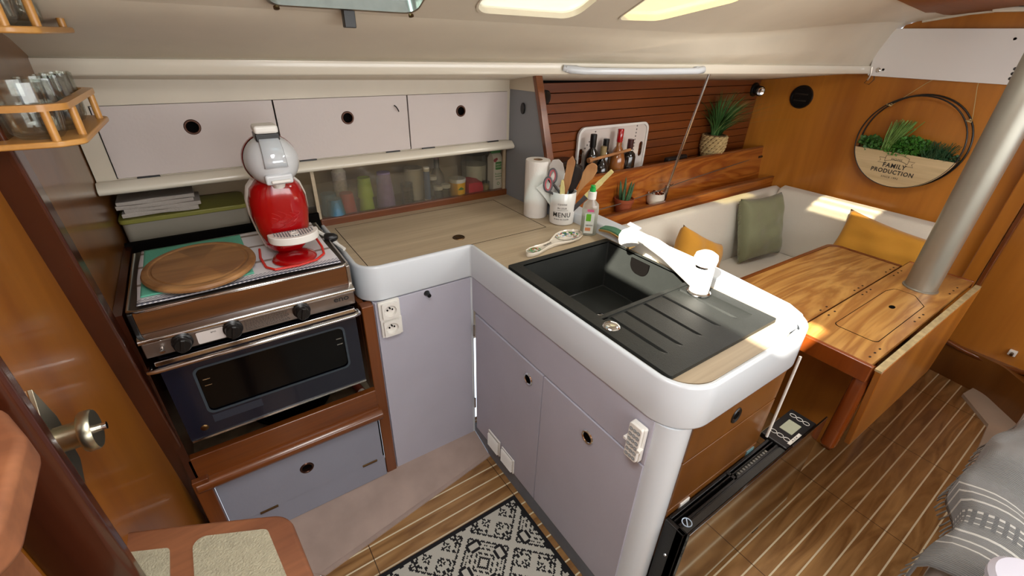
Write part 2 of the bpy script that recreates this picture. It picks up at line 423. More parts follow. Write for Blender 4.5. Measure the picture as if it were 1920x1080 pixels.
# forward doorway: trim post, door, rounded sill
MB().box(2.40, 2.445, -.965, -.905, .18, 1.80).build('trim_2', AMBER, kind='structure', bev=.006)
MB().box(2.395, 2.445, -.985, -.966, .18, 1.80).build('trim_12', MAHOG, kind='structure', bev=.004)
MB().box(2.445, 2.47, -2.32, -.955, .15, 1.82).build('door_2', AMBER, kind='structure')
MB().tube([(2.43, -.90, .215), (2.43, -.97, .205), (2.43, -1.06, .188), (2.425, -1.16, .178), (2.41, -1.24, .19), (2.38, -1.31, .22), (2.3, -1.37, .235), (2.2, -1.40, .235)], .014, 10).build('trim_3', MAHOG, kind='structure')
MB().prism(rpoly([(2.47, -.95), (2.47, -1.45), (2.2, -1.42), (2.40, -1.22), (2.445, -.95)], [0, 0, 0, .12, .0]), -.01, .2).build('wall_forward_sill', AMBERD, kind='structure')
MB().prism([(2.44, -1.18), (2.44, -1.5), (1.55, -1.5), (1.55, -1.34), (2.12, -1.30), (2.30, -1.16)], -.01, .018).build('floor_edge', mat('pale_gelcoat', 'b7a795', .5, var=.06), kind='structure')
hd = thing('door_catch', 'small white door catch near the sill of the amber forward door', 'catch', (2.44, -1.22, .27))
MB().box(2.425, 2.445, -1.235, -1.205, .255, .285).build('catch_plate', WHITEP, hd, bev=.003)
MB().cyl((2.425, -1.22, .27), (2.405, -1.22, .27), .007).build('peg', BRASS, hd)

# aft bulkhead (left): galley part, post, cabin door, frame, outer panel
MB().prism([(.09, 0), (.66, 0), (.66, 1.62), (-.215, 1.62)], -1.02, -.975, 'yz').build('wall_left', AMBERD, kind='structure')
MB().prism([(.075, 0), (.125, 0), (-.185, 1.62), (-.235, 1.62)], -1.03, -.958, 'yz').build('trim_4', MAHOGD, kind='structure', bev=.006)
d1 = tag(MB().prism([(-.56, .03), (.09, .03), (-.22, 1.62), (-.56, 1.62)], -1.05, -1.0, 'yz').build('door_1', AMBERL, kind='structure', bev=.003))
MB().box(-1.05, -.965, -.600, -.565, 0, 1.8).build('trim_5', MAHOGD, kind='structure', bev=.012, seg=3)
MB().box(-1.09, -1.046, -2.3, -.58, 0, 1.80).build('wall_left_aft', AMBERL, kind='structure')
# door knob with lozenge backplate
h = MB().prism([(-.475, 1.12), (-.515, 1.06), (-.525, .965), (-.505, .93), (-.465, .965), (-.455, 1.05)], -1.0, -.994, 'yz').build('door_handle', NICKEL, d1, bev=.001)
MB().lathe([(.020, 0), (.020, .028), (.021, .030), (.030, .031), (.032, .034), (.032, .044), (.030, .047), (0, .047)], (-.995, -.497, 1.035), (1, 0, 0), 36).build('knob', NICKEL, h)
MB().cyl((-.950, -.497, 1.035), (-.936, -.497, 1.035), .006).build('turn_button', CHROME, h)

# coachroof ceiling, with the sliding companionway hatch and an added saloon opening for a sun patch
SX = [-1.36, -.6, -.2, .2, .6, 1.0, 1.3, 1.6, 1.9, 2.2, 2.46]
def lerp(a, b, t): return a+(b-a)*t
def lining(i, x):
    t = (x+1.0)/3.44; yb = .31-.44*t
    k = min(1, max(0, (x-.9)/1.5)); k = k*k*(3-2*k)
    cr = 1.602+.0*x+ (0 if x < .8 else .20*(x-.8)**1.6)
    L = [(yb, 1.516), (lerp(yb-.10, yb-.02, k), lerp(1.553, 1.59, k)), (lerp(-.03, -.19, k), lerp(1.598, 1.69, k)), (lerp(-.065, -.23, k), lerp(1.622, 1.715, k)),
         (lerp(-.24, -.315, k), lerp(1.70, 1.742, k)), (lerp(-.42, -.60, k), lerp(1.79, 1.785, k))]
    return Vector((x, *L[i]))
c = MB()
c.loft([[lining(i, x) for x in SX] for i in range(0, 4)], cap=False, closed=False)
# window strip: a plate in the plane of rows 3-5, with rounded window cut-outs
def wp(u, v, wv):
    """u along x, v up the sloping side (0 bottom .. 1 top)"""
    a = lining(3, u); b = lining(5, u); n = Vector((0, .45, .9)).normalized()
    return a+(b-a)*v+n*wv
WIN = [(-.525, -.20, .10, .95, .03), (-.05, .30, .10, .9, .05), (.46, .86, .13, .9, .06)]
c3 = MB()
grid_edges = [(-1.05, -.5), (-.5, -.165), (-.165, -.04), (-.04, .335), (.335, .47), (.47, .97), (.97, 1.3), (1.3, 1.6), (1.6, 1.9), (1.9, 2.2), (2.2, 2.46)]
holes = []
for (a, b, v0, v1, r) in WIN:
    rr = r/.39
    q = rect(0, 1, 0, 1)
    W = b-a; H = (v1-v0)*.39
    pts = rpoly([(0, 0), (W, 0), (W, H), (0, H)], min(r, .05), 6)
    if a > .4: pts = rpoly([(0, 0), (W*.45, .012), (W, .16), (W, H), (0, H)], [.025, .12, .05, .03, .03], 6)
    holes.append([(a+p[0], v0+p[1]/.39) for p in pts])
outer = [(x, 0) for x in SX]+[(x, 1) for x in reversed(SX)]
c3.prism([outer]+holes, 0, .03, lambda u, v, wv: wp(u, v, wv))
c3.build('ceiling_side', CREAM, kind='structure', ang=60)
c.build('ceiling_deck', CREAM, kind='structure', ang=75)
roof = MB()
ro = [(x, lining(5, x).y+.01) for x in SX]+[(2.46, -2.34), (-1.36, -2.34)]
roof.prism([ro, rect(-.785, -.365, -1.33, -.67, .03), rect(.90, 1.20, -.95, -.60, .03)], 1.79, 1.82)
roof.build('ceiling', CREAM, kind='structure')
MB().loft([[(1.45, -.47, 1.750), (2.44, -.325, 1.738)], [(1.45, -.62, 1.772), (2.44, -.62, 1.772)], [(1.45, -1.7, 1.772), (2.44, -1.7, 1.772)]], cap=False, closed=False).build('ceiling_wood_panel', CEILW, kind='structure', solid=-.004)
MB().tube([(2.436, -.28, 1.722), (2.436, -.45, 1.752), (2.436, -.62, 1.768), (2.436, -1.2, 1.775)], .007, 8).build('trim_6', CREAM, kind='structure')
hw_ = MB().prism([rect(.89, 1.21, -.96, -.59, .03), rect(.91, 1.19, -.94, -.61, .02)], 1.785, 1.825).build('window_4', STEEL, kind='structure')  # unseen hatch added so that sun falls on the forward backrest
MB().box(.90, 1.20, -.95, -.60, 1.806, 1.812).build('pane', TINT, hw_)
MB().box(.96, .972, -.94, -.61, 1.80, 1.806).box(1.03, 1.042, -.94, -.61, 1.80, 1.806).box(1.10, 1.112, -.94, -.61, 1.80, 1.806).build('guard_bars', STEEL, hw_)  # bars added to break that sun into streaks
# underside of the side deck over galley and saloon
MB().loft([[(x, .31-.44*(x+1)/3.44+.01, 1.481) for x in SX], [(x, .46+.02*(1-(x+1)/3.44), 1.45-.05*(x+1)/3.44) for x in SX], [(x, .68, 1.43) for x in SX]], cap=False, closed=False
    ).build('ceiling_side_deck', CREAM, kind='structure', ang=80, solid=-.004)
# grab beam along the deck edge
def yb(x): return .31-.44*(x+1)/3.44
bmm = MB()
bmm.loft([[(x, yb(x)-.012, 1.476), (x, yb(x)-.016, 1.481), (x, yb(x)-.012, 1.513), (x, yb(x)+.01, 1.520), (x, yb(x)+.02, 1.486), (x, yb(x)+.012, 1.474)] for x in (-.99, -.2, .6, 1.4, 2.43)])
bmm.build('trim_7', BEAMW, kind='structure', ang=60)
# windows
for i, (a, b, v0, v1, r) in enumerate(WIN):
    hp = holes[i]
    cxm = sum(p[0] for p in hp)/len(hp); cym = sum(p[1] for p in hp)/len(hp)
    grow = lambda f, g: [(cxm+(p[0]-cxm)*f, cym+(p[1]-cym)*g) for p in hp]
    wn = MB().prism([grow(1.0, 1.0), grow(.975, .965)], -.003 if i else -.014, .02, lambda u, v, wv: wp(u, v, wv)).build('window_%d' % (i+1), CREAM if i else STEEL, kind='structure')
    MB().prism([grow(.99, .99)], .012, .017, lambda u, v, wv: wp(u, v, wv)).build('pane', (WING1, WINGL, WING3)[i], wn)
    if i == 0:
        q = MB(); p0 = wp(-.355, .06, -.012)
        q.box(p0.x-.012, p0.x+.014, p0.y-.006, p0.y+.012, p0.z-.028, p0.z+.008).build('window_latch', BLACK, wn, bev=.002)
        for xx in (-.505, -.215):
            pp = wp(xx, .115, -.018); MB().lathe([(0, 0), (.006, 0), (.006, .004), (0, .005)], pp, (0, -.45, -.9)).build('screw', BRASS, wn)
# open air ground outside windows is only sky; starboard side
MB().box(-1.3, 2.46, -2.36, -2.32, 0, 1.10).build('wall_right', CREAM, kind='structure')
MB().box(-1.3, 2.46, -2.36, -2.32, 1.60, 1.80).build('wall_right_top', CREAM, kind='structure')
for i, xx in enumerate((-1.25, -.1, 1.1, 2.3)):
    MB().box(xx, xx+.08, -2.36, -2.32, 1.10, 1.60).build('trim_%d' % (8+i), CREAM, kind='structure')
MB().box(-1.34, -1.30, -2.36, -.40, 0, 1.82).build('wall_aft', AMBERD, kind='structure')

# ============================================================ OVERHEAD CUPBOARDS
t = thing('overhead_cupboard', 'long white overhead cupboard with three flap doors above the galley shelf', 'cupboard', (-.25, .44, 1.17))
MB().prism([rect(-.972, .447, 1.185, 1.475), rect(-.925, .432, 1.195, 1.392)], .437, .452, 'xz').build('face_frame', CREAM, t, bev=.002)
MB().box(-.96, .44, .455, .64, 1.185, 1.2).box(-.97, .44, .63, .64, 1.19, 1.45).box(-.972, -.96, .452, .64, 1.185, 1.45).build('carcass', LILACW, t)
MB().loft([[(x, .395, 1.182), (x, .388, 1.174), (x, .392, 1.164), (x, .41, 1.158), (x, .45, 1.16), (x, .45, 1.19), (x, .41, 1.194)] for x in (-.972, .445)]).build('lower_rail', BEAMW, t, ang=70)
DR = [(-.922, -.476, -.706), (-.473, -.021, -.246), (-.018, .430, .205)]
for (a, b, hx) in DR:
    dr = MB().prism([rect(a+.001, b-.001, 1.197, 1.391), circ(hx, 1.325, .0165, 28)], .430, .438, 'xz').build('flap_door', LILACW, t, bev=.0012)
    pull(dr, (hx, .430, 1.325), (0, -1, 0), .021, COPPER)
    for u in (.16, .84) if b-a < .46 else (.27, .9):
        xx = a+(b-a)*u
        MB().box(xx-.028, xx+.028, .425, .431, 1.190, 1.197).build('hinge', BLACK, dr, bev=.002)
hk = thing('wall_hook', 'tiny dark peg hook on the middle overhead flap door', 'hook', (-.067, .43, 1.35))
MB().tube([(-.072, .428, 1.358), (-.069, .418, 1.354), (-.064, .416, 1.345), (-.06, .42, 1.338)], .0022).build('hook_wire', BLACK, hk)

# ============================================================ GREY PARTITION
t = thing('partition_panel', 'grey painted partition with slanted teak front edge between galley and saloon', 'partition', (.46, .3, .94))
MB().prism([(.455, .94), (.455, 1.455), (.275, 1.47), (.09, .94)], .448, .466, 'yz').build('panel', DIVG, t)
MB().prism([(.279, 1.47), (.255, 1.47), (.065, .94), (.09, .94)], .440, .474, 'yz').build('edge_trim', MAHOG, t, bev=.004)
MB().prism([(.455, 1.40), (.455, 1.455), (.275, 1.47), (.252, 1.405)], .444, .4475, 'yz').build('top_band', CREAM, t)
MB().prism(circ(.335, 1.335, .013, 20, .022), .440, .4485, 'yz').build('latch', BLACK, t, bev=.002)

# ============================================================ REAR STORAGE SHELF
t = thing('storage_shelf', 'shelf behind the worktop with wooden sill and clear sliding panel', 'shelf', (-.25, .5, .9))
MB().box(-.97, .448, .47, .66, .935, .955).build('shelf_board', mat('shelf_dark_ply', '5a4632', .6), t)
MB().box(-.395, .448, .445, .472, .92, .968).build('sill', MAHOG, t, bev=.003)
MB().box(-.40, .446, .457, .460, .968, 1.172).build('front_panel', ACRYL, t)
MB().box(-.55, .2, .466, .469, .968, 1.10).build('sliding_panel', ACRYL, t)
for x in (-.40, .43):
    MB().box(x, x+.012, .452, .464, .968, 1.175).build('panel_runner', LAMI, t)

# ============================================================ WORKTOP
t = thing('worktop', 'L-shaped galley worktop with oak laminate top and thick white rounded edge', 'worktop', (.1, -.2, .82))
out = rpoly([(-.40, .445), (-.40, 0), (0, 0), (0, -.915), (.56, -.915), (.56, .16), (.45, .16), (.45, .445)], [0, .075, 0, .105, .10, 0, 0, 0], 10)
inn = rpoly([(-.385, .446), (-.385, .014), (.014, .014), (.014, -.899), (.478, -.899), (.478, .445)], [0, .062, 0, .09, .08, 0], 10)
inn[0] = (-.385, .4449)
def inset(pts, d):
    o = []; n = len(pts)
    for i, p in enumerate(pts):
        a = Vector(pts[max(0, i-1)]); c_ = Vector(pts[min(n-1, i+1)]); p = Vector(p)
        d1 = (p-a).normalized() if i else (c_-p).normalized(); d2 = (c_-p).normalized() if i < n-1 else d1
        n1 = Vector((-d1.y, d1.x)); n2 = Vector((-d2.y, d2.x)); m_ = (n1+n2).normalized()
        o.append(p+m_*(d/max(.4, m_.dot(n1))))
    return o
pth = rpoly([(-.40, .445), (-.40, -.004), (-.006, -.004), (-.006, -.918), (.56, -.918), (.56, .16)], [0, .075, .006, .098, .10, 0], 12)
L_ = [pth[0]]
for p in pth[1:]:
    if (Vector(p)-Vector(L_[-1])).length > 1e-5: L_.append(p)
e = MB().loft([[(q.x, q.y, z) for q in inset(L_, d)] for d, z in ((.05, .822), (.006, .822), (.0015, .8245), (0, .829), (0, .940), (.0015, .9445), (.005, .947), (.011, .947), (.0145, .9455), (.0155, .943), (.0155, .925))], cap=False, closed=False).build('white_edging', WHITE, t, ang=75)
fd = MB().loft([[(.478, y, .94), (.486, y, z), (.556, y, z), (.562, y, .94), (.562, y, .90), (.478, y, .90)] for y, z in ((.16, .982), (-.2, .978), (-.6, .972), (-.83, .958))]+[[(.482, -.875, .94), (.488, -.875, .948), (.546, -.875, .948), (.550, -.875, .94), (.550, -.875, .90), (.482, -.875, .90)]]).build('raised_fiddle', WHITE, t, bev=.008, seg=3)
sinkhole = rect(.02, .446, -.84, -.22)
lam = [(-.386, .445), (-.386, .014), (.013, .014), (.013, -.9), (.478, -.9), (.478, .445)]
lam = rpoly([(-.386, .445), (-.386, .013), (.013, .013), (.013, -.9), (.479, -.9), (.479, .445)], [0, .062, 0, .09, .08, 0], 10)
MB().prism([rpoly([(-.386, .447), (-.386, .013), (.013, .013), (.013, -.215), (.479, -.215), (.479, .14), (.452, .17), (.452, .447)], [0, .062, 0, 0, 0, 0, 0, 0], 10)], .925, .9405).build('laminate_top', LAMI, t)
MB().box(.445, .485, -.80, -.215, .925, .9403).build('laminate_side', LAMI, t)
MB().prism([rpoly([(.013, -.62), (.013, -.9), (.49, -.9), (.49, -.62)], [0, .092, .086, 0], 10)], .925, .9404).build('laminate_end', LAMI, t)
MB().prism([rpoly([(-.39, .44), (-.39, .01), (.01, .01), (.01, -.905), (.55, -.905), (.55, .15), (.44, .44)], [0, .06, 0, .095, .09, 0, 0], 8), rect(.05, .45, -.60, -.22)], .823, .828).build('underside', WHITE, t)
fr = MB()
for x0, x1, y0, y1 in ((-.358, .345, .0125, .0145), (-.358, .345, .403, .405), (-.359, -.357, .0125, .405), (.345, .347, .0125, .405), (.19, .345, .0125, .0145)):
    fr.box(x0, x1, y0, y1, .9400, .9410)
lid = MB().box(-.357, .344, .0145, .403, .9395, .9408).build('hatch_lid', LAMI, t)
fr.build('lid_gap', DARK, lid)
rp = MB().lathe([(0, .001), (.010, .001), (.010, .003), (.014, .003), (.014, .0012), (.019, .0012), (.019, .003), (.022, .0025), (.023, 0)], (-.0, .092, .9408), (0, 0, 1), 32).build('ring_pull', BRASS, lid)

# ============================================================ SINK
t = thing('kitchen_sink', 'black composite sink with ribbed drainer set in the peninsula worktop', 'sink', (.23, -.53, .76))
bowl = rect(.055, .442, -.585, -.232, .008, 3)
cor = [(.0145, -.848), (.453, -.848), (.453, -.21), (.0145, -.21)]
fl_ = rpoly(cor, .006, 3)
MB().prism([fl_, bowl, rect(.05, .415, -.80, -.598, 0)], .9405, .951).build('rim', SINK, t, bev=.002)
b2 = rect(.066, .430, -.568, -.247, .008, 3)
nb = len(bowl)
MB().loft([[(p[0], p[1], .949) for p in bowl], [(p[0], p[1], .945) for p in bowl], [(b2[i][0], b2[i][1], .78) for i in range(nb)], [(.247+(b2[i][0]-.247)*.975, -.408+(b2[i][1]+.408)*.975, .776) for i in range(nb)]], cap=False).build('bowl', SINK, t, ang=28)
g = MB(); xs = [.05]; zs = [.947]
prof_ = [(.05, .9475)]
for k, gx in enumerate((.078, .135, .212, .292, .365)):
    prof_ += [(gx-.006, .9475), (gx-.001, .9425), (gx+.003, .9425), (gx+.005, .9478)]
prof_ += [(.415, .9475)]
rings = []
for y, f in ((-.598, 1), (-.77, 1), (-.785, 0), (-.80, 0)):
    rings.append([(x, y, z if f else .9478) for x, z in prof_])
g.loft(rings, cap=False, closed=False).build('drainer', SINK, t, ang=25)
MB().box(.05, .415, -.602, -.597, .90, .9475).build('drainer_lip', SINK, t)
MB().lathe([(0, 0), (.012, .0), (.030, .003), (.033, .006), (.030, .008)], (.255, -.42, .776), (0, 0, 1), 32).build('waste', CHROME, t)
MB().box(.06, .436, -.575, -.24, .772, .7775).build('bowl_floor', SINK, t)
MB().lathe([(0, .007), (.014, .0065), (.021, .003), (.023, 0)], (.046, -.637, .9515), (0, 0, 1), 32).build('plug_knob', CHROME, t)
# overflow opening on the far bowl wall, its shade given by a dark plate
MB().prism(rpoly([(-.43, .935), (-.43, .885), (-.352, .885), (-.352, .935)], [.0, .032, .032, 0], 8), .4345, .4400, 'yz').build('overflow', DARK, t)

# ============================================================ FAUCET
t = thing('kitchen_faucet', 'white mixer tap with pull-out spray head beside the drainer', 'faucet', (.395, -.645, .951))
MB().lathe([(.034, 0), (.034, .004), (.030, .008), (.028, .008)], (.395, -.645, .951), n=36).build('base_ring', CHROME, t)
MB().lathe([(.027, 0), (.027, .07), (.026, .085), (.0, .088)], (.395, -.645, .957), n=36).build('body', WHITEP, t)
MB().lathe([(.027, 0), (.0275, .003), (.027, .006)], (.394, -.643, 1.035), n=36).build('trim_ring', CHROME, t)
MB().lathe([(.027, 0), (.031, .004), (.033, .018), (.030, .030), (.018, .038), (0, .040)], (.394, -.643, 1.041), n=36).build('handle', WHITEP, t)
sp_ = [(.392, -.635, .985), (.39, -.57, 1.01), (.388, -.52, 1.027), (.388, -.47, 1.037), (.388, -.44, 1.040)]
MB().tube(sp_, .02, 16, rr=[.026, .025, .022, .021, .018]).build('spout', WHITEP, t)
MB().tube([(.388, -.445, 1.04), (.388, -.40, 1.043), (.388, -.365, 1.040)], .017, 16, rr=[.0165, .016, .02]).build('spray_handle', WHITEP, t)
MB().lathe([(0, 0), (.026, .0), (.033, .006), (.035, .02), (.033, .035), (.024, .048), (.010, .054), (0, .055)], (.374, -.385, 1.008), (.35, .55, .8), n=32).build('spray_head', WHITEP, t)
MB().obox((.398, -.372, 1.063), (0, 1, .1), (1, 0, .3), (-.3, 0, 1), .025, .008, .003).build('spray_button', mat('grey_button', '77757a', .4), t, bev=.002)

# ============================================================ FRIDGE CABINET (below worktop, back run)
t = thing('fridge_cabinet', 'tall plain lilac grey cabinet front below the worktop beside the oven', 'cabinet', (-.18, .02, .03))
MB().box(-.366, -.002, .006, .42, .035, .82).build('body', LILAC, t)
MB().box(-.364, -.008, -.004, .006, .035, .82).build('front_panel', LILAC, t, bev=.002)
MB().box(-.008, .0035, -.004, .01, .035, .82).build('corner_bead', WHITE, t, bev=.002)
MB().lathe([(0, .022), (.007, .022), (.008, .006), (.011, 0)], (-.181, -.004, .806), (0, -1, 0), 16).build('latch', BLACK, t)

for k, zc in enumerate((.790, .722)):
    t = thing('power_socket', ('upper white power socket just under the worktop edge beside the oven', 'lower white power socket on the cabinet front beside the oven')[k], 'socket', (-.32, -.004, zc), 'round two-pin sockets beside the oven')
    MB().prism(rect(-.357+.002*k, -.285+.002*k, zc-.034, zc+.034, .003), -.016, -.004, 'xz').build('back_box', WHITEP, t, bev=.001)
    MB().prism([rect(-.348, -.294, zc-.029, zc+.029, .004), circ(-.321, zc, .021)], -.026, -.016, 'xz').build('cover', WHITEP, t, bev=.002)
    MB().lathe([(0, .0), (.019, .0), (.021, .010)], (-.321, -.0165, zc), (0, -1, 0), 28).build('well', WHITEP, t)
    MB().cyl((-.329, -.0165, zc+.001), (-.329, -.019, zc+.001), .003, n=10).cyl((-.312, -.0165, zc+.001), (-.312, -.019, zc+.001), .003, n=10).cyl((-.321, -.0165, zc+.009), (-.321, -.024, zc+.009), .0025, n=10).build('contacts', DARK, t)

# ============================================================ SINK CABINET (peninsula)
t = thing('sink_cabinet', 'lilac grey peninsula cabinet with two doors, white corner post and wooden drawer end', 'cabinet', (.25, -.45, 0))
MB().box(.012, .545, -.855, -.004, .02, .765).build('carcass', LILAC, t)
MB().box(.54, .548, -.88, .45, 0, .82).build('saloon_side', AMBERD, t)
MB().prism([(-.0, .68), (-.0, .8212), (-.846, .8212), (-.846, .675)], -.001, .014, 'yz').build('apron_panel', LILAC, t, bev=.0015)
MB().box(.001, .02, -.845, -.0, 0, .082).build('plinth', KICK, t, bev=.002)
for (a, b, hy, hz) in ((-.03, -.447, -.375, .61), (-.450, -.846, -.660, .605)):
    dr = MB().prism([rect(b+.001, a, .085, .672), circ(hy, hz, .017)], -.004, .008, 'yz').build('door', LILAC, t, bev=.0015)
    pull(dr, (-.006, hy, hz), (-1, 0, 0), .0215, CHROME)
    if a > -.1:
        for z in (.60, .23):
            MB().cyl((-.009, -.0275, z-.025), (-.009, -.0275, z+.025), .004, n=10).build('hinge', STEEL, dr)
MB().cyl((.055, -.848, .0), (.055, -.848, .8212), .053, n=40).build('corner_post', WHITE, t)
MB().box(.06, .545, -.885, -.855, .02, .82).build('end_panel', AMBERD, t)
for z0, z1 in ((.665, .815), (.48, .66), (.26, .475)):
    dw = MB().box(.095, .535, -.892, -.884, z0, z1).build('end_drawer', AMBERD, t, bev=.002)
    if z0 > .5:
        MB().lathe([(.012, 0), (.019, .004), (.021, .001)], (.30, -.892, .72), (0, -1, 0), 24, sy=1.25).build('drawer_ring', BLACK, dw)
        MB().prism(circ(.30, .72, .012, 20), -.8945, -.892, 'xz').build('drawer_recess', DARK, dw)
MB().cyl((.585, -.895, .80), (.555, -.905, .50), .004).build('support_rod', WHITEP, t)
for k, (y0, y1, zt_) in enumerate(((-.223, -.138, .168), (-.322, -.237, .160))):
    vg = thing('vent_grille', ('white louvred vent nearer the inside corner of the sink cabinet door', 'white louvred vent nearer the rug on the sink cabinet door')[k], 'vent', (-.008, (y0+y1)/2, .12), 'white vent grilles low on the cabinet door')
    m_ = MB().prism(rect(y0, y1, .092, zt_+.004), -.012, -.006, 'yz').build('plate', WHITEP, vg, bev=.001)
    for j in range(7):
        z = .1+j*.0095
        MB().box(-.0128, -.0118, y0+.006, y1-.006, z+.005, z+.0085).build('slot', mat('vent_slot_grey', '8d8d88', .7) if 'vent_slot_grey' not in MATS else MATS['vent_slot_grey'], m_)  # grey strips put in as the shade between louvres
        s_ = MB().prism([(-.020, z), (-.012, z+.006), (-.012, z)], y0+.006, y1-.006, lambda u, v, wv: (u, wv, v)).build('louvre', WHITEP, m_)
rc = thing('remote_control', 'small white remote control clipped on the sink cabinet corner', 'remote', (-.012, -.816, .68))
MB().prism(rect(-.838, -.796, .685, .795, .005), -.016, -.005, 'yz').build('holder_back', WHITEP, rc)
MB().prism(rect(-.836, -.798, .688, .798, .006), -.026, -.016, 'yz').build('body', WHITEP, rc, bev=.002)
MB().box(-.03, -.014, -.843, -.834, .73, .738).box(-.03, -.014, -.800, -.791, .738, .746).build('clip', WHITEP, rc, bev=.001)
bn = MB()
for r_ in range(6):
    for cc in range(3):
        if (r_+cc) % 2 and r_ in (1, 3): pass
        bn.lathe([(.0045, 0), (.0045, .0008), (0, .0012)], (-.026, -.806-cc*.011, .782-r_*.0165), (-1, 0, 0), 12)
bo = bn.build('buttons', mat('button_grey', 'a9b0b4', .4), rc)
bi = MB()
for r_ in range(6):
    for cc in range(3): bi.lathe([(.0046, .0002), (.0052, .0005), (.0046, .0012)], (-.026, -.806-cc*.011, .782-r_*.0165), (-1, 0, 0), 12)
bi.build('button_rings', mat('dark_grey_print', '3d4246', .5), rc)

# ============================================================ STOVE CABINET
t = thing('stove_cabinet', 'mahogany framed recess under the oven with blue grey drop door at the bottom', 'cabinet', (-.67, .1, .04))
MB().box(-.408, -.368, -.008, .03, .0, .8205).build('post', MAHOGZ, t, bev=.004)
MB().box(-.408, -.39, .03, .44, .03, .8205).build('side_panel', MAHOGZ, t)
MB().box(-.974, -.955, -.03, .44, .03, .99).build('side_panel', MAHOGD, t)
MB().box(-.974, -.932, -.048, -.02, .04, .42).build('post', MAHOGZ, t, bev=.003)
MB().box(-.955, -.408, -.005, .44, .43, .445).build('stove_floor', mat('worn_tan_floor', '8f806a', .5, var=.3, vscale=25), t)
MB().box(-.965, -.408, -.03, -.004, .405, .495).build('front_fiddle', MAHOG, t, bev=.004)
MB().loft([[(x, -.028, .366), (x, -.048, .372), (x, -.058, .388), (x, -.05, .404), (x, -.03, .409), (x, -.01, .409), (x, -.01, .366)] for x in (-.965, -.402)]).build('moulding', MAHOG, t, ang=70)
dd = MB().prism([rect(-.932, -.418, .150, .362), circ(-.677, .262, .018)], -.018, -.008, 'xz').build('drop_door', BLUEG, t, bev=.0015)
pull(dd, (-.677, -.018, .262), (0, -1, 0), .022, COPPER)
for x in (-.82, -.47): MB().box(x-.028, x+.028, -.022, -.017, .145, .153).build('hinge', BRASS, dd, bev=.001)
MB().box(-.932, -.412, -.014, -.004, .045, .147).build('lower_board', BLUEG, t)
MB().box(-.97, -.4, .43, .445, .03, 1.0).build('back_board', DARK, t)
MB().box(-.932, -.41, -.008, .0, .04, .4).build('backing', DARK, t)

# items under the oven
pn = tag(MB().lathe([(0, 0), (.10, 0), (.125, .02), (.13, .02), (.105, -.004), (0, -.004)], (-.66, .12, .45), n=36).build('baking_pan', mat('dark_pan', '1c1a18', .3, .6)), 'dark round pan stored on the tan floor under the oven', 'pan')
bt = thing('spice_bottle', 'small white capped bottle lying under the oven by the right post', 'bottle', (-.45, .02, .46))
MB().cyl((-.455, .10, .462), (-.445, .03, .462), .014).build('bottle_body', mat('label_red', '84402e', .5), bt)
MB().cyl((-.445, .03, .462), (-.442, .012, .462), .012).build('cap', WHITEP, bt)

# ============================================================ OVEN
t = thing('gimballed_oven', 'stainless marine oven with navy door, black knobs and wooden fascia', 'oven', (-.685, .12, .59))
X0, X1 = -.945, -.432
MB().box(X0+.02, X1-.015, -.035, .36, .60, .93).build('casing', mat('oven_casing', '1a1a1c', .4, .5), t)
# top tray with chrome edges and timber fascia
MB().prism([rect(X0, X1, -.044, .345, .012)], .988, 1.0).build('top_plate', mat('bronze_steel', '4a4038', .3, .8), t, bev=.002)
MB().tube([(X0+.004, .33, 1.0), (X0+.004, -.04, 1.0), (X0+.02, -.052, 1.0), (X1-.02, -.052, 1.0), (X1-.004, -.04, 1.0), (X1-.004, .33, 1.0)], .0042, 10).build('upper_rail', CHROME, t)
MB().box(X0+.012, X1-.012, -.052, -.042, .940, .997).build('timber_fascia', STOVEW, t)
for x in (X0, X1-.012):
    MB().box(x, x+.012, -.052, -.035, .935, .998).build('corner_bracket', BLACK if x == X0 else STEEL, t, bev=.003)
MB().prism(rpoly([(-.035, .918), (-.074, .922), (-.074, .933), (-.050, .940), (-.035, .940)], [0, .004, .005, 0, 0]), X0+.002, X1-.002, 'yz').build('lower_rail', CHROME, t)
MB().prism([(-.03, .872), (-.066, .878), (-.066, .92), (-.03, .92)], X0+.004, X1-.004, 'yz').build('control_panel', mat('control_panel_steel', '8c8078', .33, .9, var=.15, vscale=18), t, bev=.003)
PY = -.0665
text('eno', .024, (-.474, PY, .906), (1, 0, 0), (0, 0, 1), INK, t, 'badge', sx=1.2, bold=.02)
lbm = MB().prism(rect(-.832, -.772, .882, .915, .003), PY-.0012, PY, 'xz').build('rating_plate', mat('plate_steel', 'c8c0bc', .4), t)
text('eno', .008, (-.795, PY-.0013, .908), (1, 0, 0), (0, 0, 1), INK, t, 'plate_lettering')
lt = MB()
for r_ in range(7):
    x = -.725
    while x < -.62:
        wdt = random.uniform(.002, .007)
        lt.box(x, x+wdt, PY-.0006, PY, .886+r_*.0042, .8875+r_*.0042); x += wdt+.002
tag(lt.build('fine_print', mat('faded_print', '4a423e', .5), t))
for x in (-.862, -.752, -.584):
    kn = MB().lathe([(.023, 0), (.023, .006), (.019, .009), (.0185, .024), (.016, .027), (0, .027)], (x, PY, .903), (0, -1, 0), 32).build('control_knob', BLACK, t)
    MB().obox((x, PY-.028, .903), (0, 1, 0), (.25, 0, 1), (1, 0, -.25), .003, .017, .0045).build('knob_grip', BLACK, kn, bev=.001)
MB().cyl((-.905, PY, .898), (-.905, PY-.012, .895), .006).build('igniter', CHROME, t)
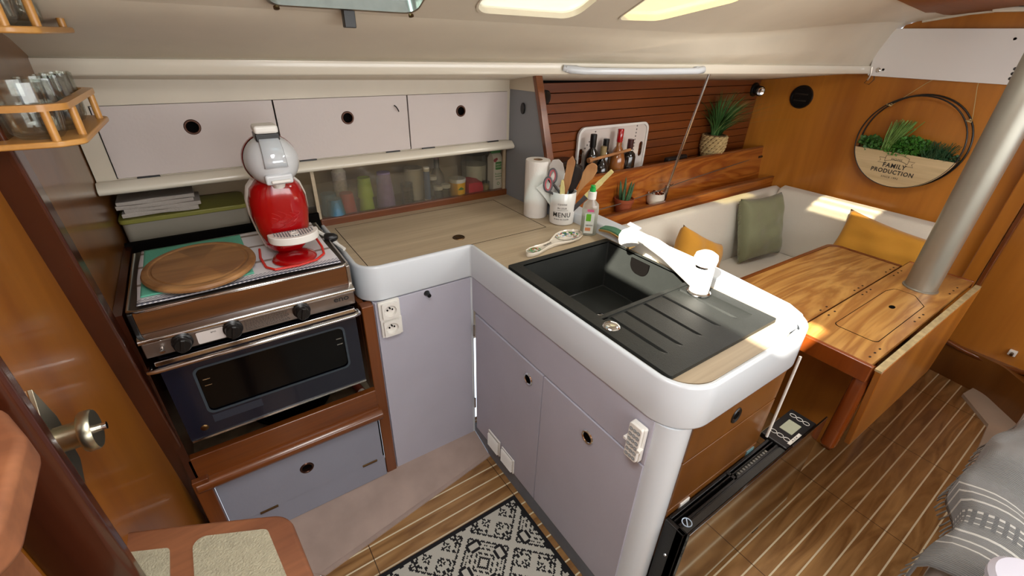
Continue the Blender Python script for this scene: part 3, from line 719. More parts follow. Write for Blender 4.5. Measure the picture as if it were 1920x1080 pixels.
# door
dz0, dz1, dy = .590, .862, -.070
dm = MB().prism([rect(X0+.018, X1-.012, dz0, dz1, .004), rect(-.865, -.485, .665, .815, .016)], dy, dy+.02, 'xz').build('oven_door', ENAMEL, t, bev=.002)
MB().prism([rect(-.868, -.482, .662, .818, .018), rect(-.862, -.488, .668, .812, .015)], dy-.0015, dy, 'xz').build('window_surround', mat('blue_grey_line', '3a444d', .35, .2), dm)
MB().prism(rect(-.862, -.488, .668, .812, .015), dy+.004, dy+.008, 'xz').build('window_glass', OVENG, dm)
for z in (.755, .775):
    for x in (-.845, -.502): MB().box(x-.008, x+.008, dy+.002, dy+.004, z-.002, z).build('rack_pin', CHROME, dm)
hp_ = [(X0+.005, dy, .852), (X0+.004, dy-.026, .858), (X0+.02, dy-.036, .862), (X1-.022, dy-.036, .862), (X1-.006, dy-.026, .860), (X1-.006, dy, .856)]
MB().tube(hp_, .006, 10).build('door_handle', CHROME, dm)
MB().box(X0+.014, X1-.01, dy-.002, dy+.01, .853, .866).build('door_top_trim', CHROME, dm, bev=.002)
MB().box(X0+.02, X1-.012, dy-.003, dy+.01, .586, .592).build('door_bottom_trim', CHROME, dm)
MB().lathe([(0, .003), (.006, .003), (.009, .001), (.010, 0)], (-.888, dy, .622), (0, -1, 0), 20).build('door_medallion', BRASS, dm)
MB().prism(rect(-.862, -.74, .63, .655), dy-.0006, dy, 'xz').build('door_sticker', mat('faint_sticker', '262a36', .5), dm)

# ============================================================ THINGS ON THE STOVE
def cloth(x0, x1, y0, y1, z, amp=.002, seed=0, nu=44, nv=32, edge=0):
    rn = random.Random(seed); ph = [rn.uniform(0, 6) for _ in range(6)]
    def f(u, v):
        x = x0+(x1-x0)*u+amp*1.5*math.sin(6*v+ph[0]); y = y0+(y1-y0)*v+amp*1.5*math.sin(7*u+ph[1])
        zz = z+amp*(1+math.sin(9*u+ph[2]+3*v)*.5+math.sin(13*v+ph[3]-4*u)*.5)
        return (x, y, zz)
    return MB().grid(f, nu, nv)
def towel_mat():
    m, nt, b = base('striped_tea_towel'); b.inputs['Roughness'].default_value = .95
    tc = N(nt, 'ShaderNodeTexCoord'); sp = N(nt, 'ShaderNodeSeparateXYZ'); nt.links.new(tc.outputs['Object'], sp.inputs[0])
    r = N(nt, 'ShaderNodeValToRGB'); r.color_ramp.interpolation = 'CONSTANT'
    mr = N(nt, 'ShaderNodeMapRange'); mr.inputs['From Min'].default_value = -.19; mr.inputs['From Max'].default_value = .19
    nt.links.new(sp.outputs['Y'], mr.inputs['Value']); nt.links.new(mr.outputs['Result'], r.inputs['Fac'])
    W = lin('d6d4d8'); G = lin('8e8078'); K = lin('4a4c58')
    el = r.color_ramp.elements; el[0].position = 0; el[0].color = W; el[1].position = .025; el[1].color = K
    for p_, c_ in ((.045, W), (.30, G), (.335, W), (.62, G), (.655, W), (.88, G), (.92, W)):
        e_ = el.new(p_); e_.color = c_
    # little checks woven in the border
    ck = N(nt, 'ShaderNodeTexChecker'); ck.inputs['Scale'].default_value = 190; ck.inputs[1].default_value = (1, 1, 1, 1); ck.inputs[2].default_value = (.35, .35, .4, 1)
    nt.links.new(tc.outputs['Object'], ck.inputs['Vector'])
    gt = N(nt, 'ShaderNodeMath', operation='LESS_THAN'); gt.inputs[1].default_value = .1; nt.links.new(mr.outputs['Result'], gt.inputs[0])
    mx = N(nt, 'ShaderNodeMix', data_type='RGBA', blend_type='MULTIPLY'); nt.links.new(gt.outputs[0], mx.inputs['Factor'])
    nt.links.new(r.outputs['Color'], mx.inputs['A']); nt.links.new(ck.outputs['Color'], mx.inputs['B']); nt.links.new(mx.outputs['Result'], b.inputs['Base Color'])
    return m
tw = cloth(-.925, -.452, -.030, .335, 1.0045, .0015, 3).build('tea_towel', towel_mat(), solid=.002)
tag(tw, 'white tea towel with beige stripes spread over the stove lid', 'towel')
pm = cloth(-.915, -.668, .005, .322, 1.010, .0005, 5).build('place_mat', mat('mint_green_mat', '5fae94', .8, bump=.4, bscale=300), solid=.002)
tag(pm, 'mint green rectangular mat under the round wooden board', 'place mat')
cb = thing('cutting_board', 'round wooden cutting board with juice groove lying on the mint mat', 'board', (-.782, .098, 1.014))
MB().lathe([(0, 0), (.130, 0), (.137, .004), (.139, .010), (.136, .016), (.130, .018), (.122, .018), (.119, .0155), (.115, .0155), (.112, .018), (0, .018)], (-.782, .098, 1.014), n=64, sx=.95, sy=1.10).build('board_disc', BOARDW, cb)

# coffee machine
t = thing('coffee_machine', 'red and white capsule coffee machine standing on the tea towel', 'coffee machine', (-.558, .10, 1.008))
cx, cy = -.558, .10
def egg(levels, n=36, back=1.0):
    R = []
    for z, hw, fd_, bk, yc in levels:
        R.append([(cx+hw*math.copysign(abs(math.cos(a))**.8, math.cos(a)), yc+(-fd_ if math.sin(a) < 0 else bk)*abs(math.sin(a))**.9, z) for a in [2*PI*i/n for i in range(n)]])
    return R
MB().loft(egg([(1.008, .040, .02, .05, .14), (1.03, .060, .03, .06, .14), (1.08, .072, .035, .07, .14), (1.13, .080, .037, .075, .145), (1.17, .080, .037, .075, .145), (1.205, .070, .034, .07, .14), (1.235, .045, .03, .06, .135)])).build('shell', WHITEP, t, ang=70)
MB().loft(egg([(1.010, .032, .045, .01, .13), (1.03, .056, .052, .01, .13), (1.08, .069, .058, .01, .13), (1.13, .076, .060, .01, .13), (1.17, .075, .060, .01, .13), (1.205, .065, .056, .01, .128), (1.235, .040, .045, .01, .125)])).build('front_shell', RED, t, ang=70)
en = MB()
for k in range(9):
    a = random.uniform(0, 1); xx = cx-.03+.06*(k/8); zz = 1.11+.05*random.random()
    pts = [(xx+.014*math.sin(s_/2.), .13-.0605+.018*(abs(xx+.014*math.sin(s_/2.)-cx)/.067)**2, zz+.004*s_*(1 if k % 2 else -.6)) for s_ in range(8)]
    en.tube(pts, .0008, 5)
en.build('embossed_scrolls', mat('red_emboss', 'b01a1c', .3), t)
HC = Vector((cx+.004, cy-.012, 1.282))
MB().lathe([(0, -.066)]+[(.066*math.cos(a), .066*math.sin(a)) for a in [(-75+10*i)*PI/180 for i in range(16)]]+[(0, .066)], HC, (0, -1, .12), 44).build('head', GREYW, t, ang=60)
MB().lathe([(.067, -.012), (.0685, -.016), (.069, -.03), (.060, -.045), (.0, -.067)], HC, (0, -1, .12), 44).build('head_back', RED, t, ang=60)
# capsule hood panel, spout bridge
hood = MB()
for w0, w1, zz0, zz1, off_ in ((.031, .024, .02, .058, 0),):
    pass
rings = []
for i in range(9):
    a = math.radians(-5+i*11); rr_ = .0695
    hw = .028-.005*i/8
    rings.append([(HC.x-hw, HC.y-rr_*math.cos(a)+.004, HC.z+rr_*math.sin(a)), (HC.x-hw*.9, HC.y-rr_*math.cos(a), HC.z+rr_*math.sin(a)+.001), (HC.x+hw*.9, HC.y-rr_*math.cos(a), HC.z+rr_*math.sin(a)+.001), (HC.x+hw, HC.y-rr_*math.cos(a)+.004, HC.z+rr_*math.sin(a))])
hood.loft(rings, cap=False, closed=False).build('hood_panel', mat('silver_hood', 'bfc6cc', .08, .1, coat=1), t, ang=70, solid=.003)
MB().box(HC.x-.029, HC.x+.027, HC.y-.035, HC.y+.02, HC.z+.055, HC.z+.074).build('lever_hinge', BLACK, t, bev=.003)
MB().box(HC.x-.030, HC.x+.026, HC.y-.045, HC.y+.012, HC.z+.074, HC.z+.094).build('lever', WHITEP, t, bev=.007, seg=3)
MB().box(HC.x-.032, HC.x+.034, HC.y-.066, HC.y-.03, HC.z-.050, HC.z-.024).build('capsule_drawer', GREYW, t, bev=.006, seg=3)
MB().box(HC.x-.020, HC.x+.026, HC.y-.074, HC.y-.05, HC.z-.045, HC.z-.037).build('drawer_grip', WHITEP, t, bev=.003)
MB().cyl((HC.x, HC.y-.03, HC.z-.066), (HC.x, HC.y-.03, HC.z-.05), .014, .02).build('nozzle', WHITEP, t)
# drip tray
ty = .050
half = [(cx+.012+.066*math.cos(a), ty+.052*math.sin(a)) for a in [PI+PI*i/20 for i in range(21)]]
dt = MB().prism([half+[(cx+.078, ty+.012), (cx-.054, ty+.012)]], 1.068, 1.090).build('drip_tray', WHITEP, t, bev=.003)
sl_ = MB()
for k in range(15):
    x = cx+.012-.049+.098*k/14; u = (x-cx-.012)/.054; d_ = .040*math.sqrt(max(0, 1-u*u))
    if d_ > .006: sl_.box(x-.0017, x+.0017, ty-d_, ty-.004 if abs(u) > .2 else ty-d_*.62, 1.0895, 1.0912); sl_.box(x-.0017, x+.0017, ty+.0 if abs(u) > .2 else ty, ty+.009, 1.0895, 1.0912)
sl_.build('tray_slots', mat('tray_shadow_grey', '6e7478', .5), dt)
MB().lathe([(.012, 0), (.012, .003), (.009, .003), (.007, .001)], (cx+.012, ty-.02, 1.0895)).build('tray_ring', WHITEP, dt)
MB().box(cx-.03, cx+.035, ty-.02, ty+.06, 1.05, 1.07).build('tray_bracket', RED, t, bev=.006)
MB().lathe([(0, 0), (.058, 0), (.060, .004), (.056, .010), (.045, .014), (0, .016)], (cx+.002, .052, 1.008), n=44).build('base_plate', RED, t)
MB().tube([(cx-.075, .16, 1.012), (cx-.082, .09, 1.014), (cx-.078, .02, 1.013), (cx-.06, -.008, 1.013), (cx, -.012, 1.013), (cx+.05, .0, 1.013), (cx+.078, .03, 1.014), (cx+.083, .07, 1.02), (cx+.078, .11, 1.035), (cx+.07, .15, 1.04)], .0035, 8).build('power_cord', REDC, t)
pg = thing('power_plug', 'black mains plug lying on the worktop corner by the coffee machine', 'plug', (-.425, .17, 1.0))
MB().lathe([(0, 0), (.016, .002), (.018, .012), (.014, .03), (.006, .04), (0, .041)], (-.442, .175, 1.0), (.8, -.4, .15), 20).build('plug_body', BLACK, pg)
MB().cyl((-.442, .175, 1.0), (-.452, .180, .998), .003, n=8).cyl((-.442, .165, 1.0), (-.452, .170, .998), .003, n=8).build('pins', CHROME, pg)
MB().tube([(-.46, .22, 1.02), (-.435, .20, 1.0), (-.42, .16, .99), (-.40, .12, .975)], .006, 8).build('lead', WHITEP, pg)

# behind the stove
tb = thing('storage_tub', 'translucent tub with olive lid behind the stove', 'tub', (-.80, .55, .955))
MB().prism(rect(-.965, -.62, .48, .64, .02), .956, 1.045).build('tub_body', mat('smoky_tub', '857f72', .4), tb)
MB().prism(rect(-.97, -.615, .475, .645, .02), 1.045, 1.060).build('lid', mat('olive_lid', '7c7a34', .4), tb, bev=.003)
tw = MB()
for k in range(4):
    y0 = .485
    ph = k*1.3
    R = []
    for i in range(13):
        u = i/12; x = -.955+.01*math.sin(k*2)+.20*u
        zc = 1.063+k*.013; r_ = .0065
        R.append([(x, y0+.004*math.sin(5*u+ph)+dy_, zc+r_+dz_*(1+.15*math.sin(9*u+ph))) for dy_, dz_ in ((0, 0), (.002, .006), (.02, .0065), (.12, .006), (.12, -.006), (.02, -.0065), (.002, -.006))])
    tw.loft(R)
tw = tw.build('folded_towels', mat('towel_cotton', 'a8a098', .95, bump=.5, bscale=200), ang=60)
tag(tw, 'folded white tea towels stacked on the olive lidded tub', 'towels')

# ============================================================ JARS AND CUPS ON THE SHELF
def zcup(name, x, y, h, r0, r1, m, label, cat, lid=None, group=None, z=.955, n=28, glassy=False):
    t = thing(name, label, cat, (x, y, z), group)
    if glassy: MB().lathe([(0, 0), (r0, 0), (r0, .003), (r1, h*.8), (r1, h), (r1-.0015, h), (r1-.0015, .004), (0, .004)], (x, y, z), n=n).build('jar_body', glassy, t)
    MB().lathe([(0, .005 if glassy else 0), (r0-(.002 if glassy else 0), .005 if glassy else 0), (r1-(.002 if glassy else 0), h*(.7 if glassy else 1)), (r1*.93, h*(.7 if glassy else 1)), (0, h*(.7 if glassy else 1)-.001)], (x, y, z), n=n).build('contents' if glassy else 'cup_body', m, t)
    if lid: MB().lathe([(0, h), (r1+.001, h), (r1+.002, h+.002), (r1+.002, h+.014), (r1, h+.016), (0, h+.016)], (x, y, z), n=n).build('lid', lid, t)
    return t
BLUEC = mat('teal_blue_cup', '3f6d88', .4); REDCUP = mat('coral_cup', 'b24744', .4); LIME = mat('lime_cup', '9fc12a', .4); PURP = mat('lilac_cup', '8a76b4', .4, var=.25, vscale=40)
zcup('cup', -.335, .53, .085, .034, .028, BLUEC, 'teal upside-down cup behind its twin at the left end of the shelf', 'cup', group='upside-down cups on the shelf')
zcup('cup', -.325, .487, .072, .036, .026, BLUEC, 'teal upside-down cup in front, nearest the coffee machine', 'cup', group='upside-down cups on the shelf')
zcup('cup', -.272, .51, .082, .033, .025, REDCUP, 'coral red upside-down cup beside the teal cups', 'cup', group='upside-down cups on the shelf')
t = zcup('bottle', -.272, .58, .15, .027, .027, mat('flowered_white', 'c0b8ba', .5, var=.3, vscale=90), 'white flowered bottle behind the coral cup', 'bottle')
MB().lathe([(.027, .15), (.014, .165), (.014, .185), (0, .186)], (-.272, .58, .955)).build('neck', WHITEP, t)
t = thing('cup', 'stack of two lime green tumblers on the shelf', 'cup', (-.198, .505, .955))
MB().lathe([(0, 0), (.030, 0), (.024, .065), (.0, .066)], (-.198, .505, .955)).build('lower_tumbler', LIME, t)
MB().lathe([(.0, .058), (.031, .058), (.024, .135), (0, .136)], (-.198, .505, .955)).build('upper_tumbler', LIME, t)
t = thing('cup', 'tall stack of lilac patterned cups on the shelf', 'cup', (-.115, .51, .955))
for k in range(3): MB().lathe([(0, k*.012), (.037, k*.012), (.0375, k*.012+.004), (.026 if k == 2 else .034, .145 if k == 2 else k*.012+.03), (0, .146 if k == 2 else k*.012+.03)], (-.115, .51, .955)).build('stacked_cup', PURP, t)
zcup('jar', -.025, .50, .09, .026, .026, mat('bead_mix', '8a6a6e', .6, var=.7, vscale=160), 'clear shaker of multicoloured sprinkles on the shelf', 'jar', glassy=GLASS)
t = zcup('jar', .035, .56, .135, .038, .040, mat('milky_box', 'a8a49c', .5), 'frosted storage tumbler behind the blue tube', 'jar')
t = thing('spray_tube', 'slim blue and white tube standing on the shelf', 'tube', (.067, .495, .955))
MB().cyl((.067, .495, .955), (.067, .495, 1.085), .0135).build('tube_body', mat('royal_blue', '1f4f8c', .3), t)
MB().cyl((.067, .495, 1.085), (.067, .495, 1.102), .013).build('cap', WHITEP, t)
MB().cyl((.067, .495, .956), (.067, .495, .965), .014).build('base_band', WHITEP, t)
text('SPRAY', .016, (.067, .4805, 1.03), (0, 0, 1), (-1, 0, 0), WHITEP, t, 'tube_lettering') if False else None
SALT = mat('salt_glass_fill', 'a5a090', .6); SPICE = mat('pale_spice', 'b5a070', .7)
for x, y, h, mm, lb in ((.115, .49, .045, SALT, 'small salt jar with grey lid right of the blue tube'), (.118, .55, .075, SALT, 'grey lidded spice jar behind the salt jars'), (.155, .495, .047, SPICE, 'small jar of pale spice beside the mustard tub')):
    zcup('spice_jar', x, y, h, .019, .019, mm, lb, 'jar', lid=GREYW, group='little spice jars', glassy=GLASS)
t = zcup('mustard_tub', .215, .50, .065, .034, .037, mat('mustard_yellow', 'd2a018', .4), 'yellow tub with green leaf mark and clear lid', 'tub', lid=GREYW)
MB().prism([(.200, .992), (.207, .998), (.215, 1.003), (.223, .998), (.230, .992), (.222, .990), (.208, .990)], .4635, .4645, 'xz').build('leaf_mark', mat('leaf_green', '2f6e28', .5), t)
t = thing('bottle', 'dark glass oil bottle behind the mustard tub', 'bottle', (.165, .60, .955))
MB().lathe([(0, 0), (.035, 0), (.035, .05), (.030, .08), (.012, .11), (.012, .15), (0, .15)], (.165, .60, .955)).build('bottle_body', mat('dark_oil', '33291c', .2), t)
MB().cyl((.165, .60, 1.105), (.165, .60, 1.13), .013).build('cap', mat('cap_maroon', '5a2430', .4), t)
t = thing('tea_box', 'crumpled red packet between mustard tub and cream jar', 'packet', (.30, .50, .955))
MB().loft([[(.262, .475, .956), (.336, .475, .956), (.336, .54, .956), (.262, .54, .956)], [(.260, .474, .985), (.338, .476, .983), (.338, .545, .985), (.260, .545, .985)], [(.265, .48, 1.008), (.335, .482, 1.006), (.325, .55, 1.018), (.268, .55, 1.02)]]).build('packet_body', mat('raspberry_red', 'b41e34', .35, var=.2, vscale=60), t, bev=.003)
zcup('jar', .365, .50, .045, .018, .018, SPICE, 'small clear jar of tan powder left of the sugar carton', 'jar', glassy=GLASS)
t = zcup('storage_jar', .35, .58, .16, .060, .062, mat('white_sugar', 'd8d2c8', .9), 'big clear jar of sugar with black lid behind the red packet', 'jar', lid=BLACK, glassy=GLASS)
t = thing('sugar_carton', 'white and green sugar carton at the right end of the shelf', 'carton', (.418, .50, .955))
MB().box(.392, .442, .475, .53, .955, 1.10).build('carton_body', WHITEP, t, bev=.002)
MB().loft([[(.392, .475, 1.10), (.442, .475, 1.10), (.442, .53, 1.10), (.392, .53, 1.10)], [(.394, .495, 1.125), (.440, .495, 1.125), (.440, .51, 1.125), (.394, .51, 1.125)]]).build('gable', WHITEP, t)
GRN = mat('carton_green', '2e8a3a', .4)
MB().box(.392, .442, .497, .508, 1.125, 1.142).build('top_seal', GRN, t)
MB().prism(rect(.402, .434, 1.055, 1.09, .004), .4738, .475, 'xz').build('logo_panel', GRN, t)
text('SAINT\nLOUIS', .0115, (.418, .4735, 1.0725), (1, 0, 0), (0, 0, 1), WHITEP, t, 'logo_lettering')
text('Poudre', .012, (.417, .4747, 1.035), (1, 0, 0), (0, 0, 1), GRN, t, 'product_lettering')
MB().prism(rect(.400, .436, 1.022, 1.0245), .474, .475, 'xz').prism(rect(.404, .432, 1.010, 1.012), .474, .475, 'xz').build('text_lines', GRN, t)
MB().prism([circ(.418, .99, .007), circ(.418, .99, .005)], .474, .475, 'xz').build('round_mark', GRN, t)
MB().prism(circ(.400, 1.098, .008), .4735, .475, 'xz').prism(circ(.407, 1.103, .006), .4735, .475, 'xz').build('berry_print', mat('berry_red', 'a83048', .5), t)

# ============================================================ ON THE WORKTOP
t = thing('paper_towel_roll', 'white kitchen paper roll with one loose sheet beside the partition', 'paper roll', (.395, .150, .941))
MB().lathe([(.018, 0), (.048, 0), (.0495, .003), (.0495, .226), (.048, .229), (.018, .229), (.018, .10)], (.395, .150, .941), n=48).build('roll', PAPER, t)
MB().lathe([(.0165, .2), (.0165, .2295), (.0185, .2295), (.0185, .2)], (.395, .150, .941)).build('cardboard_core', mat('cardboard', '8a6e50', .8), t)
def sheet(u, v):
    # triangular loose corner peeling off towards the mug
    x = .352+u*.10; z0 = 1.09-.0*u; 
    top = 1.075+.09*u; bot = 1.075-.13*u
    return (x, .150-.052-.018*math.sin(PI*u)-.01*u, top+(bot-top)*v)
MB().grid(sheet, 14, 8).build('loose_sheet', PAPER, t, solid=.0008)

t = thing('utensil_mug', 'white ceramic pot lettered MENU full of utensils', 'mug', (.437, .03, .941))
MX, MY, MR = .437, .03, .050
MB().lathe([(0, 0), (.045, 0), (.049, .003), (.052, .128), (.051, .130), (.0485, .128), (.046, .006), (0, .006)], (MX, MY, .941), n=48).build('pot', CERAM, t)
aim = math.atan2(CAM.y-MY, CAM.x-MX)
def on_mug(zc, ang0=0, slope=0):
    def f(x, y, z):
        a = aim+ang0+(x/.0515); r_ = .0505+(zc+y-.941)/.13*.002+z+.0006
        return Vector((MX+r_*math.cos(a), MY+r_*math.sin(a), zc+y+slope*x-.0))
    return f
text('MENU', .027, 0, (1, 0, 0), (0, 0, 1), INK, t, 'menu_lettering', bend=on_mug(.985), sx=.95, spacing=1.1, bold=.002)
text('CUISINE', .0085, 0, (1, 0, 0), (0, 0, 1), INK, t, 'upper_lettering', bend=on_mug(1.028), spacing=1.2)
text('DU JOUR', .009, 0, (1, 0, 0), (0, 0, 1), INK, t, 'upper_lettering', bend=on_mug(1.013))
text('le tour du monde', .0085, 0, (1, 0, 0), (0, 0, 1), INK, t, 'lower_lettering', bend=on_mug(.968))
ln = MB()
for k in range(12):
    a = aim-.4+.8*k/11; a2 = aim-.4+.8*(k+1)/11; f = lambda a_, z_: (MX+.0519*math.cos(a_), MY+.0519*math.sin(a_), z_)
    ln.face([f(a, 1.0045), f(a2, 1.0045), f(a2, 1.0055), f(a, 1.0055)])
ln.build('underline', INK, t)
# utensils: each stands in the mug and leans out
def lean(base_, tip): 
    b_ = Vector(base_); t_ = Vector(tip); d = (t_-b_).normalized(); 
    return b_, t_, d
def blade(name, label, cat, b_, t_, prof, thick, m, roll=0, handle=None, group='utensils in the white pot', frac=.5):
    b_ = Vector(b_); t_ = Vector(t_); d = t_-b_; L = d.length; d.normalize()
    s_ = d.cross(CAM-t_).normalized(); s_ = (Matrix.Rotation(roll, 3, d)@s_); n = s_.cross(d)
    t = thing(name, label, cat, tuple(b_), group)
    def fr_(u, v, w_): return tuple(b_+s_*u+d*(v*L)+n*w_)
    left = [(-w_, v) for v, w_ in prof]; right = [(w_, v) for v, w_ in reversed(prof)]
    if handle:
        lo = [(v, w_) for v, w_ in prof if v <= frac+.001]; hi = [(v, w_) for v, w_ in prof if v >= frac-.001]
        for nm, pr, mm in (('shaft', lo, handle[0]), ('head', hi, handle[1])):
            MB().prism([[(-w_, v) for v, w_ in pr]+[(w_, v) for v, w_ in reversed(pr)]], -thick/2, thick/2, fr_).build(nm, mm, t, bev=min(.0015, thick*.3))
    else: MB().prism([left+right], -thick/2, thick/2, fr_).build('blade', m, t, bev=min(.002, thick*.3))
    return t
B0 = Vector((MX, MY, .950))
IV = mat('ivory_handle', 'cfc083', .35, var=.15, vscale=50); BRN = mat('tan_bolster', '9a7040', .45, var=.3, vscale=50); DGREY = mat('dark_blade_grey', '4a484a', .35, .3); GRYP = mat('grey_nylon', '9a9690', .5)
blade('spatula', 'flat angled wooden spatula, tallest handle in the white pot', 'spatula', B0+Vector((-.01, .0, 0)), (.435, -.005, 1.21), [(0, .006), (.45, .008), (.6, .014), (.9, .0155), (.93, .0145), (1.0, .002)], .005, UTENW)
blade('wooden_spoon', 'round headed wooden spoon leaning right in the white pot', 'spoon', B0+Vector((.0, -.0, 0)), (.505, -.055, 1.185), [(0, .005), (.55, .006), (.68, .013), (.80, .022), (.92, .022), (.99, .012), (1, .003)], .007, UTENW)
blade('knife', 'ivory handled knife leaning far right out of the white pot', 'knife', B0+Vector((-.005, -.01, 0)), (.55, -.105, 1.165), [(0, .007), (.45, .009), (.5, .010), (.78, .0105), (.80, .009), (.995, .008), (1, .006)], .011, IV, handle=(DGREY, IV), frac=.5)
blade('knife', 'short ivory handled knife upright at the front of the white pot', 'knife', B0+Vector((-.012, -.02, 0)), (.395, -.005, 1.125), [(0, .006), (.3, .008), (.35, .009), (.8, .0095), (.95, .006), (1, .004)], .012, IV)
blade('ladle', 'pale grey rounded ladle behind the wooden spatula', 'ladle', B0+Vector((.015, .02, 0)), (.430, .085, 1.18), [(0, .004), (.55, .004), (.62, .020), (.78, .031), (.92, .027), (1, .012)], .010, mat('pale_ladle', 'b8b2ac', .4))
blade('serving_spoon', 'black nylon spoon at the back of the white pot', 'spoon', B0+Vector((.015, .01, 0)), (.50, .03, 1.155), [(0, .006), (.5, .006), (.62, .018), (.82, .026), (.95, .020), (1, .008)], .008, BLACK)
t = thing('scissors', 'kitchen scissors with red and grey ring handles in the white pot', 'scissors', tuple(B0), 'utensils in the white pot')
for k, (xx, yy, zz) in enumerate(((.368, .045, 1.10), (.400, .06, 1.125))):
    cpt = Vector((xx, yy, zz)); d = (CAM-cpt).normalized(); s_ = d.cross(Vector((0, 0, 1))).normalized(); u_ = s_.cross(d)
    pts = [cpt+s_*(.015*math.cos(a))+u_*(.026*math.sin(a)) for a in [2*PI*i/18 for i in range(19)]]
    MB().tube(pts, .005, 8).build('ring_handle', mat('scissor_grey_%d' % k, '4c4448', .4), t)
    pts = [cpt-d*-.001+s_*(.011*math.cos(a))+u_*(.022*math.sin(a)) for a in [2*PI*i/18 for i in range(19)]]
    MB().tube(pts, .0035, 8).build('ring_lining', mat('scissor_red_%d' % k, 'b04048', .4), t)
    MB().tube([cpt-u_*.026, B0+Vector((-.02+.015*k, .0, .10)), B0+Vector((-.01, 0, .01))], .005, 8).build('scissor_blade', DGREY, t)

t = thing('dish_soap_bottle', 'clear dish soap bottle with green cap near the sink corner', 'bottle', (.440, -.125, .941))
BX, BY = .440, -.125
ax = Vector((math.cos(aim+PI/2), math.sin(aim+PI/2), 0)); ay = Vector((math.cos(aim), math.sin(aim), 0))
def oval(z, a, b, n=28): return [tuple(Vector((BX, BY, z))+ax*(a*math.copysign(abs(math.cos(k))**.75, math.cos(k)))+ay*(b*math.copysign(abs(math.sin(k))**.75, math.sin(k)))) for k in [2*PI*i/n for i in range(n)]]
MB().loft([oval(.942, .028, .018), oval(.946, .031, .021), oval(1.0, .030, .020), oval(1.035, .031, .021), oval(1.06, .028, .019), oval(1.075, .014, .012), oval(1.082, .012, .012)]).build('bottle_shell', PET, t, ang=60)
MB().loft([oval(.945, .027, .017), oval(1.0, .0275, .0175), oval(1.008, .0275, .0175)]).build('soap', glass('soap_liquid', 'dfe6df', .1), t, ang=60)
MB().lathe([(0, 0), (.0155, 0), (.0155, .026), (.013, .028), (0, .028)], (BX, BY, 1.080)).build('collar', WHITEP, t)
MB().lathe([(0, 0), (.011, 0), (.011, .012), (.007, .014), (.0095, .02), (.008, .022), (0, .022)], (BX, BY, 1.108)).build('cap', mat('bright_green_cap', '1fa045', .3), t)
def on_b(z, u): return Vector((BX, BY, z))+ay*.0212+ax*u
def decal(nm, u0, u1, z0, z1, m, k=0):
    q = MB(); q.face([on_b(z0, u0)+ay*(.0006+k*.0004), on_b(z0, u1)+ay*(.0006+k*.0004), on_b(z1, u1)+ay*(.0006+k*.0004), on_b(z1, u0)+ay*(.0006+k*.0004)]); return q.build(nm, m, t)
decal('label', -.018, .016, .952, 1.03, mat('translucent_label', 'c9cdc6', .5))
decal('green_square', -.014, .004, 1.0, 1.028, mat('label_green', '5da524', .4), 1)
decal('pink_banner', -.012, .012, 1.036, 1.045, mat('label_pink', 'c45a80', .4), 1)
text('savon', .011, tuple(on_b(.985, 0)+ay*.0016), ax, (0, 0, 1), INK, t, 'label_lettering')
decal('orange_marks', -.014, .006, .962, .975, mat('label_orange', 'c07a50', .4), 1)

def speckle(name, cols, sc=160):
    m, nt, b = base(name); b.inputs['Roughness'].default_value = .12; b.inputs['Coat Weight'].default_value = .5
    tc = N(nt, 'ShaderNodeTexCoord'); v = N(nt, 'ShaderNodeTexVoronoi'); v.inputs['Scale'].default_value = sc
    nt.links.new(tc.outputs['Object'], v.inputs['Vector'])
    sp = N(nt, 'ShaderNodeSeparateColor'); nt.links.new(v.outputs['Color'], sp.inputs[0])
    r = N(nt, 'ShaderNodeValToRGB'); r.color_ramp.interpolation = 'CONSTANT'; el = r.color_ramp.elements
    el[0].position = 0; el[0].color = lin(cols[0]); el[1].position = 1/len(cols); el[1].color = lin(cols[1])
    for i in range(2, len(cols)): e_ = el.new(i/len(cols)); e_.color = lin(cols[i])
    nt.links.new(sp.outputs[0], r.inputs['Fac']); nt.links.new(r.outputs['Color'], b.inputs['Base Color'])
    return m
t = thing('spoon_rest', 'painted ceramic spoon rest patterned in green and blue beside the sink', 'spoon rest', (.26, -.14, .941))
a_ = Vector((.118, -.174, 0)); b_ = Vector((.408, -.110, 0)); dr = (b_-a_).normalized(); pr = Vector((-dr.y, dr.x, 0)); L = (b_-a_).length
wid = [(0, .006), (.04, .018), (.12, .024), (.22, .019), (.34, .013), (.45, .014), (.56, .028), (.68, .042), (.80, .046), (.90, .038), (.97, .022), (1, .006)]
def srest(zt, sh, flat=1): return [tuple(a_+dr*(v*L)+pr*(w_*sh)+Vector((0, 0, .941+zt(v)))) for v, w_ in wid]+[tuple(a_+dr*(v*L)-pr*(w_*sh)+Vector((0, 0, .941+zt(v)))) for v, w_ in reversed(wid)]
MB().loft([srest(lambda v: .001, .72), srest(lambda v: .010, .95), srest(lambda v: .016, 1.0), srest(lambda v: .017, .96), srest(lambda v: .013 if v < .5 else .008, .80)]).build('dish', mat('cream_glaze', 'd8d0c0', .12, coat=.6), t, ang=60)
pat = MB()
ctr = a_+dr*L*.76; 
pat.lathe([(0, 0), (.030, .0008), (.036, .004)], (ctr.x, ctr.y, .9505), n=32, sx=1.35, sy=1.0)
pat.build('bowl_pattern', speckle('floral_glaze', ['2f6a30', 'd8d4c8', '9a4a2a', 'd0ccc0', '3c5a8c', '5a8a3a', 'e0dccf'], 130), t)
pt = a_+dr*L*.12
MB().lathe([(0, 0), (.015, .0003), (.018, .001)], (pt.x, pt.y, .9555), n=24, sx=1.4, sy=1).build('handle_pattern', speckle('floral_glaze_handle', ['2f6a30', '4a8a3a', 'd0ccc0', '9a5a3a'], 150), t)
p2 = a_+dr*L*.36
text('Istanbul', .013, (p2.x, p2.y, .9568), dr, pr, INK, t, 'handle_lettering')

